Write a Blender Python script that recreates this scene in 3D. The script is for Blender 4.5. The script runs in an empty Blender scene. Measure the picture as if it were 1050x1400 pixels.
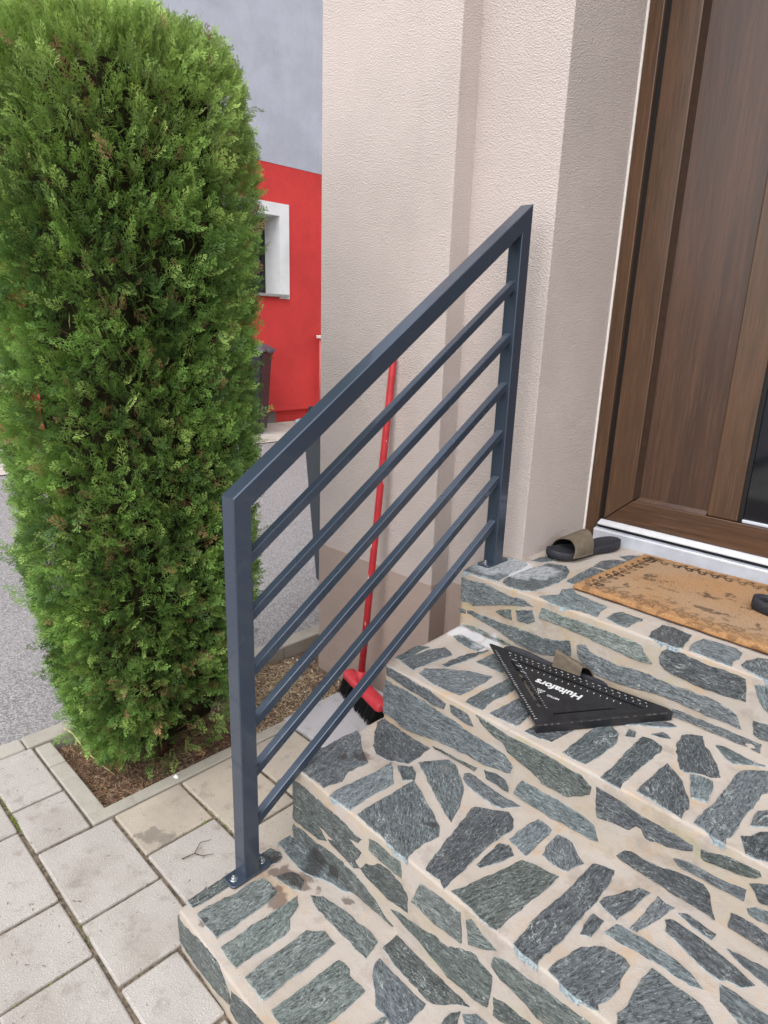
import bpy, bmesh, math, random
import numpy as np
from mathutils import Vector, Matrix, noise
from mathutils.geometry import tessellate_polygon

random.seed(7)
rng = np.random.default_rng(7)
SC = bpy.context.scene
COL = SC.collection

# ------------------------------------------------------------------ camera
YAW, PITCH, ROLL = 0.7707, -0.2808, 0.0340
CAM = Vector((1.0699, -0.5057, 1.3209))
fwd = Vector((-math.sin(YAW) * math.cos(PITCH), math.cos(YAW) * math.cos(PITCH), math.sin(PITCH)))
rgt = Vector((math.cos(YAW), math.sin(YAW), 0))
upv = rgt.cross(fwd)
r2 = rgt * math.cos(ROLL) + upv * math.sin(ROLL)
u2 = upv * math.cos(ROLL) - rgt * math.sin(ROLL)
cd = bpy.data.cameras.new('camera')
cd.sensor_fit = 'HORIZONTAL'
cd.sensor_width = 36
cd.lens = 892.2 / 1050 * 36
cd.clip_start = 0.02
cd.clip_end = 500
cam = bpy.data.objects.new('camera', cd)
cam.matrix_world = Matrix(((r2.x, u2.x, -fwd.x, CAM.x), (r2.y, u2.y, -fwd.y, CAM.y), (r2.z, u2.z, -fwd.z, CAM.z), (0, 0, 0, 1)))
COL.objects.link(cam)
SC.camera = cam

# ------------------------------------------------------------------ sky, sun, exposure
SUN_AZ = math.atan2(-0.955, 0.30)          # the veiled sun stands behind the viewer
SUN_EL = math.radians(58)
W = bpy.data.worlds.new('World')
SC.world = W
W.use_nodes = True
wt = W.node_tree
sky = wt.nodes.new('ShaderNodeTexSky')
sky.sky_type = 'NISHITA'
sky.sun_disc = False
sky.sun_elevation = SUN_EL
sky.sun_rotation = math.pi / 2 - SUN_AZ
sky.dust_density = 2.0
sky.air_density = 1.2
hs = wt.nodes.new('ShaderNodeHueSaturation')
hs.inputs['Saturation'].default_value = 0.22     # thin white overcast
bg = wt.nodes['Background']
bg.inputs['Strength'].default_value = 0.15
wt.links.new(sky.outputs[0], hs.inputs['Color'])
wt.links.new(hs.outputs[0], bg.inputs['Color'])
sd = bpy.data.lights.new('sun', 'SUN')
sd.energy = 0.6
sd.angle = math.radians(64)
sd.color = (1.0, 0.98, 0.955)
sun = bpy.data.objects.new('sun', sd)
sv = Vector((math.cos(SUN_AZ) * math.cos(SUN_EL), math.sin(SUN_AZ) * math.cos(SUN_EL), math.sin(SUN_EL)))
sun.rotation_euler = sv.to_track_quat('Z', 'Y').to_euler()
COL.objects.link(sun)
SC.cycles.max_bounces = 5
SC.cycles.diffuse_bounces = 3
SC.cycles.glossy_bounces = 2
SC.cycles.transmission_bounces = 2
SC.cycles.transparent_max_bounces = 2
SC.view_settings.view_transform = 'Standard'
SC.view_settings.look = 'None'
SC.view_settings.exposure = 1.17
SC.view_settings.gamma = 1.0
SC.view_settings.use_curve_mapping = False

# ------------------------------------------------------------------ material helpers
def srgb(r, g, b, k=1.0):
    f = lambda c: ((c / 255 + 0.055) / 1.055) ** 2.4 if c > 10 else c / 255 / 12.92
    return (f(r) * k, f(g) * k, f(b) * k, 1.0)

class NT:
    def __init__(s, name, rough=0.8, spec=0.3):
        s.m = bpy.data.materials.new(name)
        s.m.use_nodes = True
        s.t = s.m.node_tree
        s.b = s.t.nodes['Principled BSDF']
        s.b.inputs['Roughness'].default_value = rough
        s.b.inputs['Specular IOR Level'].default_value = spec
        s._tc = None
    def n(s, typ, ins=None, out=0, **props):
        d = s.t.nodes.new('ShaderNode' + typ)
        for k, v in props.items():
            setattr(d, k, v)
        for k, v in (ins or {}).items():
            s.put(d.inputs[k], v)
        return d.outputs[out]
    def put(s, sock, v):
        if isinstance(v, bpy.types.NodeSocket):
            s.t.links.new(v, sock)
        else:
            sock.default_value = v
    def set(s, **kw):
        for k, v in kw.items():
            s.put(s.b.inputs[k.replace('_', ' ')], v)
    @property
    def obj(s):
        return s.n('TexCoord', out=3)
    @property
    def pos(s):
        return s.n('NewGeometry', out=0)
    @property
    def rnd(s):
        return s.n('ObjectInfo', out=5)
    def math(s, op, a, b=0.0, c=None, clamp=False):
        ins = {0: a, 1: b}
        if c is not None:
            ins[2] = c
        return s.n('Math', ins, operation=op, use_clamp=clamp)
    def vmath(s, op, a, b=None, scale=None):
        ins = {0: a}
        if b is not None:
            ins[1] = b
        if scale is not None:
            ins['Scale'] = scale
        return s.n('VectorMath', ins, out=1 if op in ('DISTANCE', 'LENGTH', 'DOT_PRODUCT') else 0, operation=op)
    def noise(s, vec, scale, detail=3.0, rough=0.55, out=0, dist=0.0):
        return s.n('TexNoise', {'Vector': vec, 'Scale': scale, 'Detail': detail, 'Roughness': rough, 'Distortion': dist}, out=out)
    def voro(s, vec, scale, feature='F1', out=0, rand=1.0):
        return s.n('TexVoronoi', {'Vector': vec, 'Scale': scale, 'Randomness': rand}, out=out, feature=feature)
    def ramp(s, f, lo, hi, a=0.0, b=1.0):
        return s.n('MapRange', {0: f, 1: lo, 2: hi, 3: a, 4: b}, interpolation_type='SMOOTHSTEP')
    def mix(s, f, a, b, mode='MIX'):
        d = s.t.nodes.new('ShaderNodeMix')
        d.data_type = 'RGBA'
        d.blend_type = mode
        s.put(d.inputs[0], f)
        s.put(d.inputs[6], a)
        s.put(d.inputs[7], b)
        return d.outputs[2]
    def scale(s, vec, sc):
        return s.vmath('MULTIPLY', vec, sc)
    def bump(s, h, strength=0.5, dist=0.002, normal=None):
        ins = {'Height': h, 'Strength': strength, 'Distance': dist}
        if normal is not None:
            ins['Normal'] = normal
        o = s.n('Bump', ins)
        s.put(s.b.inputs['Normal'], o)
        return o
    def spots(s, lst, wob=0.012, wscale=45.0, soft=0.6):
        """mask of ragged stains round given world points (x, y, z, radius)"""
        p = s.pos
        w = s.vmath('SUBTRACT', s.noise(p, wscale, 3.0, 0.6, out=1), (0.5, 0.5, 0.5))
        p = s.vmath('ADD', p, s.vmath('SCALE', w, scale=wob * 2))
        acc = None
        for x, y, z, r in lst:
            d = s.vmath('DISTANCE', p, (x, y, z))
            k = s.ramp(d, r, r * soft)
            acc = k if acc is None else s.math('MAXIMUM', acc, k)
        return acc

OIL = [(.085, .223, .10, .026), (.034, .232, .10, .018), (.060, .21, .10, .02), (.12, .235, .10, .03), (.125, .268, .10, .026), (.166, .252, .10, .015),
       (.236, .279, .10, .015), (.13, .17, .10, .026), (.105, .185, .10, .015), (.145, .235, .10, .013), (.068, .026, .10, .017), (.038, .325, .10, .02), (.105, .30, .10, .034),
       (.16, .31, .11, .024), (.09, .455, .30, .024), (.06, .42, .3, .014), (.35, .41, .3, .014)]
CHALK = [(.05, 1.0, .64, .06), (.08, 1.08, .64, .07), (.13, 1.03, .64, .055), (.17, 1.1, .64, .06), (.03, .895, .46, .045), (.08, .905, .46, .035),
         (.135, .91, .46, .035), (.12, .87, .46, .03), (.02, 1.06, .64, .05), (.19, 1.05, .64, .03)]

def make_stucco(name, col, bump=0.8):
    k = NT(name, 0.92, 0.15)
    p = k.pos
    g = k.noise(p, 270, 3.0, 0.65, dist=0.7)
    v = k.voro(p, 240)
    h = k.math('ADD', k.math('MULTIPLY', v, 0.9), g)
    big = k.noise(p, 3.0, 4.0)
    c = k.mix(k.ramp(big, .3, .75), srgb(*col), srgb(*[x * .955 for x in col]))
    c = k.mix(k.ramp(g, .58, .76, 0, .35), c, srgb(*[x * .78 for x in col]))
    tro = k.noise(p, 11.0, 4.0, .6)
    c = k.mix(k.ramp(tro, .5, .75, 0, .16), c, srgb(*[x * .86 for x in col]))
    drip = k.noise(k.scale(p, (9, 9, .8)), 1.0, 5.0, .6)
    c = k.mix(k.ramp(drip, .58, .8, 0, .10), c, srgb(*[x * .75 for x in col]))
    k.set(Base_Color=c)
    k.bump(h, bump, 0.0034)
    return k.m

def make_stone():
    k = NT('schist', 0.6, 0.45)
    o = k.vmath('ADD', k.obj, k.vmath('SCALE', (7.3, 3.1, 5.7), scale=k.rnd))
    warp = k.vmath('SUBTRACT', k.noise(o, 22.0, 2.0, .5, out=1), (.5, .5, .5))
    o = k.vmath('ADD', o, k.vmath('SCALE', warp, scale=.010))
    s1 = k.noise(k.scale(o, (40, 150, 150)), 1.0, 5.0, .7, dist=.6)
    s2 = k.noise(k.scale(o, (74, 280, 280)), 1.0, 5.0, .78, dist=.9)
    s3 = k.noise(o, 24.0, 4.0, .6)
    s4 = k.noise(k.scale(o, (108, 340, 340)), 1.0, 4.0, .75, dist=.5)
    tint = k.n('ObjectInfo', out=1)
    dark = k.mix(1.0, tint, (.13, .14, .14, 1), 'MULTIPLY')
    lite = k.mix(1.0, tint, (1.95, 1.9, 1.88, 1), 'MULTIPLY')
    c = k.mix(k.ramp(s2, .36, .63), dark, tint)
    c = k.mix(k.ramp(s1, .46, .74, 0, .6), c, lite)
    c = k.mix(k.ramp(s4, .55, .68, 0, .7), c, srgb(200, 208, 208, .8))
    c = k.mix(k.ramp(s4, .42, .30, 0, .8), c, (.010, .012, .015, 1))
    c = k.mix(k.ramp(s3, .56, .76, 0, .3), c, srgb(108, 116, 114))
    c = k.mix(k.ramp(s3, .42, .28, 0, .4), c, dark)
    vn = k.noise(k.scale(o, (20, 46, 46)), 1.0, 3.0, .55, dist=1.6)
    vein = k.ramp(k.math('ABSOLUTE', k.math('SUBTRACT', vn, .5)), .016, .004)
    c = k.mix(k.math('MULTIPLY', vein, k.ramp(s3, .46, .62, 0, .75)), c, srgb(206, 212, 208, .85))
    rust = k.noise(o, 13.0, 3.0)
    c = k.mix(k.ramp(rust, .66, .8, 0, .3), c, srgb(146, 126, 94))
    oil = k.spots(OIL, .02, 40)
    c = k.mix(k.math('MULTIPLY', oil, .7), c, srgb(52, 45, 44))
    ch = k.math('MULTIPLY', k.spots(CHALK, .03, 22), k.ramp(s1, .32, .6, .15, .85))
    c = k.mix(k.math('MULTIPLY', ch, .8), c, srgb(206, 208, 213))
    k.set(Base_Color=c, Roughness=k.ramp(s2, .3, .7, .48, .7))
    hh = k.math('ADD', k.math('MULTIPLY', s1, 1.3), k.math('ADD', s2, k.math('MULTIPLY', s3, .9)))
    k.bump(hh, .9, .005)
    return k.m

def make_stone_edge():
    k = NT('schist_edge', 0.8, 0.25)
    s = k.noise(k.scale(k.obj, (60, 200, 200)), 1.0, 3.0)
    k.set(Base_Color=k.mix(k.ramp(s, .3, .7), srgb(118, 130, 136), srgb(170, 182, 186)))
    k.bump(s, .3, .002)
    return k.m

def make_mortar():
    k = NT('mortar', 0.88, 0.2)
    p = k.pos
    big = k.noise(p, 7.0, 4.0, .6)
    mid = k.noise(p, 32.0, 4.0, .6)
    fine = k.noise(p, 520.0, 2.0, .6)
    c = k.mix(k.ramp(big, .35, .68), srgb(177, 168, 160), srgb(173, 162, 151))
    c = k.mix(k.ramp(mid, .52, .8, 0, .45), c, srgb(184, 156, 122))
    c = k.mix(k.ramp(mid, .46, .28, 0, .4), c, srgb(162, 150, 138))
    c = k.mix(k.ramp(fine, .6, .78, 0, .28), c, srgb(150, 132, 118))
    pat = k.noise(p, 4.6, 5.0, .68, dist=.8)
    c = k.mix(k.ramp(pat, .52, .68, 0, .55), c, srgb(178, 148, 112))
    gry = k.noise(p, 9.0, 5.0, .7)
    c = k.mix(k.ramp(gry, .52, .70, 0, .5), c, srgb(138, 127, 117))
    nz = k.n('SeparateXYZ', {0: k.n('NewGeometry', out=1)}, out=2)
    yel = k.math('MULTIPLY', k.ramp(nz, .6, .2), k.ramp(big, .42, .7, .0, .22))
    c = k.mix(yel, c, srgb(184, 164, 124))
    specks = k.voro(p, 75.0)
    c = k.mix(k.ramp(specks, .09, .04, 0, .5), c, srgb(105, 90, 80))
    moss = k.math('MULTIPLY', k.ramp(nz, .8, .3), k.ramp(k.noise(p, 11.0, 3.0), .58, .72, 0, .3))
    c = k.mix(moss, c, srgb(160, 160, 108))
    c = k.mix(k.math('MULTIPLY', k.spots(OIL, .02, 40), .7), c, srgb(88, 74, 70))
    c = k.mix(k.math('MULTIPLY', k.spots(CHALK, .03, 22), .75), c, srgb(206, 207, 212))
    k.set(Base_Color=c)
    k.bump(k.math('ADD', k.math('MULTIPLY', fine, .5), k.math('ADD', mid, gry)), .6, .005)
    return k.m

def make_concrete(name, c1, c2, speck=0.5, sc=1.0, stains=None):
    k = NT(name, 0.9, 0.2)
    o = k.vmath('ADD', k.pos, k.vmath('SCALE', (3.3, 5.1, 0), scale=k.rnd))
    big = k.noise(o, 6.0 * sc, 4.0, .6)
    f1 = k.noise(o, 330.0, 3.0, .75)
    f2 = k.voro(o, 330.0)
    c = k.mix(k.ramp(big, .35, .7), srgb(*c1), srgb(*c2))
    c = k.mix(k.math('MULTIPLY', k.rnd, .22), c, srgb(186, 180, 174))
    c = k.mix(k.ramp(f1, .56, .72, 0, speck), c, srgb(84, 78, 74))
    c = k.mix(k.ramp(f1, .44, .30, 0, speck), c, srgb(216, 212, 206))
    dirt = k.noise(o, 17.0, 5.0, .65)
    c = k.mix(k.ramp(dirt, .52, .72, 0, .5), c, srgb(122, 113, 104))
    wea = k.noise(o, 2.7, 5.0, .65)
    c = k.mix(k.ramp(wea, .48, .7, 0, .42), c, srgb(132, 122, 110))
    spot = k.voro(o, 26.0)
    c = k.mix(k.ramp(spot, .07, .04, 0, .55), c, srgb(110, 96, 86))
    if stains:
        c = k.mix(k.math('MULTIPLY', k.spots(stains, .03, 30), .6), c, srgb(104, 98, 90))
    k.set(Base_Color=c)
    k.bump(k.math('ADD', k.math('MULTIPLY', f2, .6), f1), .45, .002)
    return k.m

def make_asphalt():
    k = NT('asphalt', 0.85, 0.25)
    p = k.pos
    v = k.voro(p, 170.0, out=1)
    vd = k.voro(p, 170.0)
    f = k.noise(p, 300.0, 3.0, .7)
    b = k.noise(p, 1.3, 4.0)
    g = k.n('SeparateColor', {0: v}, out=0)
    c = k.mix(g, srgb(102, 101, 102), srgb(166, 162, 161))
    c = k.mix(k.ramp(f, .5, .72, 0, .5), c, srgb(84, 82, 86))
    c = k.mix(k.ramp(b, .35, .7, 0, .25), c, srgb(150, 146, 144))
    k.set(Base_Color=c)
    k.bump(k.math('ADD', vd, f), .6, .003)
    return k.m

def make_wood(name, axis, tone):
    k = NT(name, 0.34, 0.5)
    o = k.vmath('ADD', k.pos, k.vmath('SCALE', (1.3, .4, 2.1), scale=k.rnd))
    st = {'z': (120, 120, 3.4), 'x': (3.4, 120, 120)}[axis]
    st2 = {'z': (330, 330, 9), 'x': (9, 330, 330)}[axis]
    st3 = {'z': (13, 13, .8), 'x': (.8, 13, 13)}[axis]
    a = k.noise(k.scale(o, st), 1.0, 5.0, .7, dist=.5)
    b = k.noise(k.scale(o, st2), 1.0, 3.0, .6)
    d = k.noise(k.scale(o, st3), 1.0, 3.0, .6, dist=1.4)
    c = k.mix(k.ramp(d, .3, .7), srgb(*[x * .8 for x in tone]), srgb(*tone))
    c = k.mix(k.ramp(a, .42, .66, 0, .5), c, srgb(*[x * .62 for x in tone]))
    c = k.mix(k.ramp(b, .55, .68, 0, .42), c, srgb(*[min(255, x * 1.3) for x in tone]))
    k.set(Base_Color=c, Roughness=k.ramp(b, .3, .7, .28, .4), Coat_Weight=.12, Coat_Roughness=.3)
    k.bump(k.math('ADD', a, k.math('MULTIPLY', b, .7)), .16, .0012)
    return k.m

def make_plain(name, col, rough=.5, spec=.4, metal=0.0, var=.12, bump=0.0, sc=60.0, coat=0.0):
    k = NT(name, rough, spec)
    p = k.obj
    a = k.noise(p, sc, 4.0, .6)
    c = k.mix(k.ramp(a, .3, .7), srgb(*[x * (1 - var) for x in col]), srgb(*col))
    k.set(Base_Color=c, Metallic=metal, Roughness=k.ramp(a, .3, .75, rough * .85, min(1, rough * 1.15)), Coat_Weight=coat)
    if bump:
        k.bump(k.noise(p, sc * 6, 3.0), bump, .002)
    return k.m

def make_attr(name, rough=.7, trans=0.0, spec=.25):
    k = NT(name, rough, spec)
    c = k.n('Attribute', out=0, attribute_name='Col')
    k.set(Base_Color=c)
    if trans:
        out = k.t.nodes['Material Output']
        tr = k.n('BsdfTranslucent', {'Color': k.mix(.5, c, srgb(150, 185, 60))})
        ms = k.n('MixShader', {0: trans, 1: k.b.outputs[0], 2: tr})
        k.t.links.new(ms, out.inputs['Surface'])
    return k.m

def make_soil():
    k = NT('soil', 0.95, 0.1)
    p = k.pos
    a = k.noise(p, 60, 5.0, .7)
    b = k.noise(p, 9, 3.0)
    c = k.mix(k.ramp(a, .35, .65), srgb(78, 60, 50), srgb(152, 128, 108))
    c = k.mix(k.ramp(b, .45, .7, 0, .5), c, srgb(110, 92, 74))
    k.set(Base_Color=c)
    k.bump(a, 1.0, .012)
    return k.m

def make_render_wall(name, col):
    k = NT(name, 0.9, 0.15)
    p = k.pos
    a = k.noise(p, 90, 4.0, .7)
    b = k.noise(p, 1.6, 5.0, .65)
    st = k.noise(k.scale(p, (5, 5, .35)), 1.0, 5.0, .65)
    c = k.mix(k.ramp(b, .35, .7), srgb(*col), srgb(*[x * .91 for x in col]))
    c = k.mix(k.ramp(a, .48, .72, 0, .3), c, srgb(*[x * .76 for x in col]))
    c = k.mix(k.ramp(st, .52, .75, 0, .22), c, srgb(*[x * .8 for x in col]))
    k.set(Base_Color=c)
    k.bump(a, .7, .006)
    return k.m

def make_broom_red():
    k = NT('red_painted_stick', .38, .45)
    p = k.obj
    chips = k.noise(k.scale(p, (60, 60, 14)), 1.0, 4.0, .6)
    c = k.mix(k.ramp(k.noise(p, 18, 3.0), .3, .7), srgb(170, 36, 44), srgb(188, 48, 54))
    c = k.mix(k.ramp(chips, .64, .66), c, srgb(226, 205, 196))
    k.set(Base_Color=c)
    return k.m

M = dict(
    stucco=make_stucco('stucco', (200, 187, 181)),
    plinth=make_stucco('plinth_stucco', (176, 157, 147), .7),
    stone=make_stone(), stone_edge=make_stone_edge(), mortar=make_mortar(),
    paver=make_concrete('paver', (162, 155, 149), (171, 164, 158), .85),
    paver_clean=make_concrete('paver_sandy', (176, 165, 150), (168, 158, 146), .45, 1.0, [(-.335, .105, 0, .032), (-.30, .125, 0, .03), (-.36, .08, 0, .02), (-.42, .44, 0, .03), (-.25, .45, 0, .025)]),
    slab=make_concrete('cement_dusted_slab', (176, 176, 181), (168, 168, 172), .1),
    kerb=make_concrete('kerb_concrete', (164, 158, 146), (154, 148, 138), .3),
    apron=make_concrete('apron_concrete', (186, 180, 170), (174, 168, 158), .2),
    joint=make_plain('joint_sand', (134, 120, 104), .95, .1, var=.45, bump=.8, sc=90),
    asphalt=make_asphalt(), soil=make_soil(),
    paint=make_plain('anthracite_powder_coat', (68, 79, 95), .3, .6, .5, .0, sc=3, coat=.3),
    steel=make_plain('zinc_plated_steel', (200, 202, 206), .25, .5, 1.0, .15, sc=150),
    alu=make_plain('aluminium', (204, 208, 218), .42, .5, .3, .05, sc=25),
    alu_white=make_plain('pale_aluminium', (226, 226, 230), .4, .5, .2, .04, sc=25),
    gasket=make_plain('black_gasket', (26, 25, 25), .6, .3, var=.1),
    wood_v=make_wood('door_wood_upright', 'z', (88, 62, 42)),
    wood_panel=make_wood('door_wood_panel', 'z', (79, 54, 40)),
    wood_h=make_wood('door_wood_rail', 'x', (87, 60, 41)),
    wood_dark=make_wood('door_wood_shade', 'z', (50, 36, 28)),
    groove=make_plain('groove_shade', (58, 42, 32), .8, .15, var=.2),
    glass=make_plain('dark_glass', (14, 17, 24), .06, .5, var=.05, coat=.3),
    white_trim=make_plain('white_sealant', (228, 224, 218), .7, .3, var=.05),
    coir=make_attr('coir_fibre', .95, 0, .08), coir_base=make_attr('coir_backing', .95, 0, .05),
    leaf=make_attr('thuja_spray', .6, .10, .3), litter=make_attr('litter', .9, 0, .12),
    twig=make_plain('bark', (92, 70, 52), .9, .15, var=.4, bump=.6, sc=80),
    core=make_plain('dark_core', (46, 44, 28), .95, .05, var=.5, bump=.9, sc=60),
    sole=make_plain('black_foam', (50, 51, 57), .62, .3, var=.2, bump=.12, sc=80),
    strap=make_plain('khaki_strap', (106, 95, 81), .7, .25, var=.14, bump=.1, sc=60),
    lining=make_plain('strap_lining', (20, 19, 19), .85, .15, var=.2),
    print_white=make_plain('white_print', (214, 214, 214), .6, .3, var=.14, sc=300),
    square=make_plain('black_anodised_aluminium', (34, 34, 38), .42, .45, var=.25, bump=.05, sc=45),
    bare=make_plain('worn_bare_metal', (178, 172, 164), .4, .5, .7, .2, sc=90),
    broom_red=make_broom_red(), broom_head=make_plain('red_plastic', (206, 58, 68), .5, .4, var=.1, bump=.05, sc=40),
    bristle=make_plain('black_bristle', (20, 20, 22), .6, .3, var=.3),
    bin_dark=make_plain('dark_bin_plastic', (28, 30, 34), .5, .4, var=.1, sc=20), bin_lid=make_plain('grey_bin_plastic', (82, 86, 92), .5, .4, var=.08, sc=20),
    bin_grey=make_plain('slate_bin_plastic', (58, 64, 70), .55, .4, var=.1, sc=20),
    bin_pale=make_plain('pale_grey_bin_lid', (134, 142, 150), .55, .4, var=.08, sc=20),
    red_wall=make_render_wall('red_render', (208, 68, 66)), grey_wall=make_render_wall('grey_render', (182, 184, 195)),
    white_wall=make_render_wall('white_render', (226, 226, 226)), plinth_grey=make_render_wall('grey_plinth', (128, 122, 116)),
    sill=make_plain('grey_sill', (158, 156, 152), .7, .3, var=.2, sc=90),
    frame_dark=make_plain('dark_window_frame', (38, 34, 34), .4, .4, var=.1),
    pane=make_plain('window_pane', (44, 48, 56), .06, .5, var=.1),
    pink=make_plain('pink_strip_paint', (206, 112, 112), .5, .4, var=.06),
    roof=make_plain('roof_tile', (96, 62, 52), .8, .2, var=.2, sc=8),
    moss=make_attr('moss', .95, 0, .1),
)

# ------------------------------------------------------------------ object helpers
def link(o, parent=None):
    COL.objects.link(o)
    if parent is not None:
        o.parent = parent
    return o

def mesh(name, verts, faces, mat, parent=None, smooth=False, idx=None):
    me = bpy.data.meshes.new(name)
    me.from_pydata([tuple(v) for v in verts], [], faces)
    for m in (mat if isinstance(mat, (list, tuple)) else [mat]):
        me.materials.append(m)
    if idx is not None:
        me.polygons.foreach_set('material_index', idx)
    if smooth:
        me.polygons.foreach_set('use_smooth', [True] * len(me.polygons))
    me.update()
    return link(bpy.data.objects.new(name, me), parent)

def empty(name, loc=(0, 0, 0)):
    o = bpy.data.objects.new(name, None)
    o.location = loc
    o.empty_display_size = .05
    return link(o)

def tag(o, label=None, cat=None, group=None, kind=None):
    for k, v in (('label', label), ('category', cat), ('group', group), ('kind', kind)):
        if v:
            o[k] = v
    return o

def bm_obj(name, bm, mat, parent=None, smooth=False):
    me = bpy.data.meshes.new(name)
    bm.normal_update()
    bm.to_mesh(me)
    bm.free()
    for m in (mat if isinstance(mat, (list, tuple)) else [mat]):
        me.materials.append(m)
    if smooth:
        me.polygons.foreach_set('use_smooth', [True] * len(me.polygons))
    return link(bpy.data.objects.new(name, me), parent)

def bevel_bm(bm, w, seg=2):
    bmesh.ops.bevel(bm, geom=list(bm.edges), offset=w, segments=seg, profile=.5, affect='EDGES', clamp_overlap=True)

def box_bm(b):
    x0, x1, y0, y1, z0, z1 = b
    bm = bmesh.new()
    v = [bm.verts.new(c) for c in ((x0, y0, z0), (x1, y0, z0), (x1, y1, z0), (x0, y1, z0), (x0, y0, z1), (x1, y0, z1), (x1, y1, z1), (x0, y1, z1))]
    for f in ((0, 3, 2, 1), (4, 5, 6, 7), (0, 1, 5, 4), (1, 2, 6, 5), (2, 3, 7, 6), (3, 0, 4, 7)):
        bm.faces.new([v[i] for i in f])
    return bm

def box(name, b, mat, parent=None, bevel=0.0, seg=2):
    bm = box_bm(b)
    if bevel:
        bevel_bm(bm, bevel, seg)
    return bm_obj(name, bm, mat, parent)

def prism(name, pts, vec, mat, parent=None, bevel=0.0, seg=2, along=None):
    """polygon pts (3-D, one plane) pushed along vec"""
    bm = bmesh.new()
    vec = Vector(vec)
    a = [bm.verts.new(p) for p in pts]
    b = [bm.verts.new(Vector(p) + vec) for p in pts]
    n = len(pts)
    bm.faces.new(a[::-1])
    bm.faces.new(b)
    for i in range(n):
        bm.faces.new((a[i], a[(i + 1) % n], b[(i + 1) % n], b[i]))
    bmesh.ops.recalc_face_normals(bm, faces=bm.faces)
    if bevel and along is not None:
        al = Vector(along).normalized()
        ed = [e for e in bm.edges if abs((e.verts[1].co - e.verts[0].co).normalized().dot(al)) > .999]
        bmesh.ops.bevel(bm, geom=ed, offset=bevel, segments=seg, profile=.5, affect='EDGES', clamp_overlap=True)
    elif bevel:
        bevel_bm(bm, bevel, seg)
    return bm_obj(name, bm, mat, parent)

def tube(name, path, radii, mat, parent=None, seg=10, caps=True):
    path = [Vector(p) for p in path]
    V, F = [], []
    for i, p in enumerate(path):
        d = (path[min(i + 1, len(path) - 1)] - path[max(i - 1, 0)]).normalized()
        a = d.cross(Vector((0, 0, 1)) if abs(d.z) < .9 else Vector((1, 0, 0))).normalized()
        b = d.cross(a)
        r = radii[i] if isinstance(radii, (list, tuple)) else radii
        for k in range(seg):
            t = 2 * math.pi * k / seg
            V.append(p + a * (r * math.cos(t)) + b * (r * math.sin(t)))
    for i in range(len(path) - 1):
        for k in range(seg):
            F.append((i * seg + k, i * seg + (k + 1) % seg, (i + 1) * seg + (k + 1) % seg, (i + 1) * seg + k))
    if caps:
        F.append(tuple(range(seg))[::-1])
        F.append(tuple((len(path) - 1) * seg + k for k in range(seg)))
    o = mesh(name, V, F, mat, parent, smooth=True)
    return o

def col_mesh(name, V, F, C, mat, parent=None):
    """V (n,3) verts, F (m,k) faces of equal size, C (n,3) vertex colours: one big mesh from arrays"""
    V = np.asarray(V, np.float32)
    F = np.asarray(F, np.int32)
    me = bpy.data.meshes.new(name)
    me.vertices.add(len(V))
    me.vertices.foreach_set('co', V.ravel())
    k = F.shape[1]
    me.loops.add(F.size)
    me.loops.foreach_set('vertex_index', F.ravel())
    me.polygons.add(len(F))
    me.polygons.foreach_set('loop_start', np.arange(0, F.size, k, dtype=np.int32))
    at = me.color_attributes.new('Col', 'FLOAT_COLOR', 'POINT')
    at.data.foreach_set('color', np.concatenate([np.asarray(C, np.float32), np.ones((len(V), 1), np.float32)], 1).ravel())
    me.materials.append(mat)
    me.update(calc_edges=True)
    me.validate()
    return link(bpy.data.objects.new(name, me), parent)

def lin(r, g, b):
    return np.array(srgb(r, g, b)[:3])

def text_mesh(name, body, size, mat, parent, frame, bold=0.0, shear=0.0, align='CENTER'):
    cu = bpy.data.curves.new(name, 'FONT')
    cu.body = body
    cu.size = size
    cu.offset = bold
    cu.shear = shear
    cu.align_x = align
    cu.extrude = .0002
    t = bpy.data.objects.new(name, cu)
    COL.objects.link(t)
    bpy.context.view_layer.update()
    me = bpy.data.meshes.new_from_object(t.evaluated_get(bpy.context.evaluated_depsgraph_get()))
    bpy.data.objects.remove(t)
    me.name = name
    me.transform(frame)
    me.materials.clear()
    me.materials.append(mat)
    return link(bpy.data.objects.new(name, me), parent)

# ------------------------------------------------------------------ ground, road, pavement
STEP_Z = [0, .1021, .2999, .4568, .64]
STEP_Y = [0, 0.0, .3099, .6169, .9277]
STEP_S = [0, -.0083, -.0086, -.0020, -.0036]
STEP_T = [0, -.0339, -.0173, -.0025, -.0027]
STEP_D = [0, -.0142, -.0059, .0360, .0144]

def tz(i, x, y):
    return STEP_Z[i] + STEP_S[i] * x + STEP_D[i] * (y - STEP_Y[i]) if i else 0.0

def sheet(name, x0, x1, y0, y1, z, mat, n=1, amp=0.0):
    V, F = [], []
    for j in range(n + 1):
        for i in range(n + 1):
            x, y = x0 + (x1 - x0) * i / n, y0 + (y1 - y0) * j / n
            V.append((x, y, z + (amp * noise.noise((x * 14, y * 14, 3)) + amp * .5 * noise.noise((x * 50, y * 50, 1)) if amp else 0)))
    for j in range(n):
        for i in range(n):
            a = j * (n + 1) + i
            F.append((a, a + 1, a + n + 2, a + n + 1))
    return mesh(name, V, F, mat, smooth=bool(amp))

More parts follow.
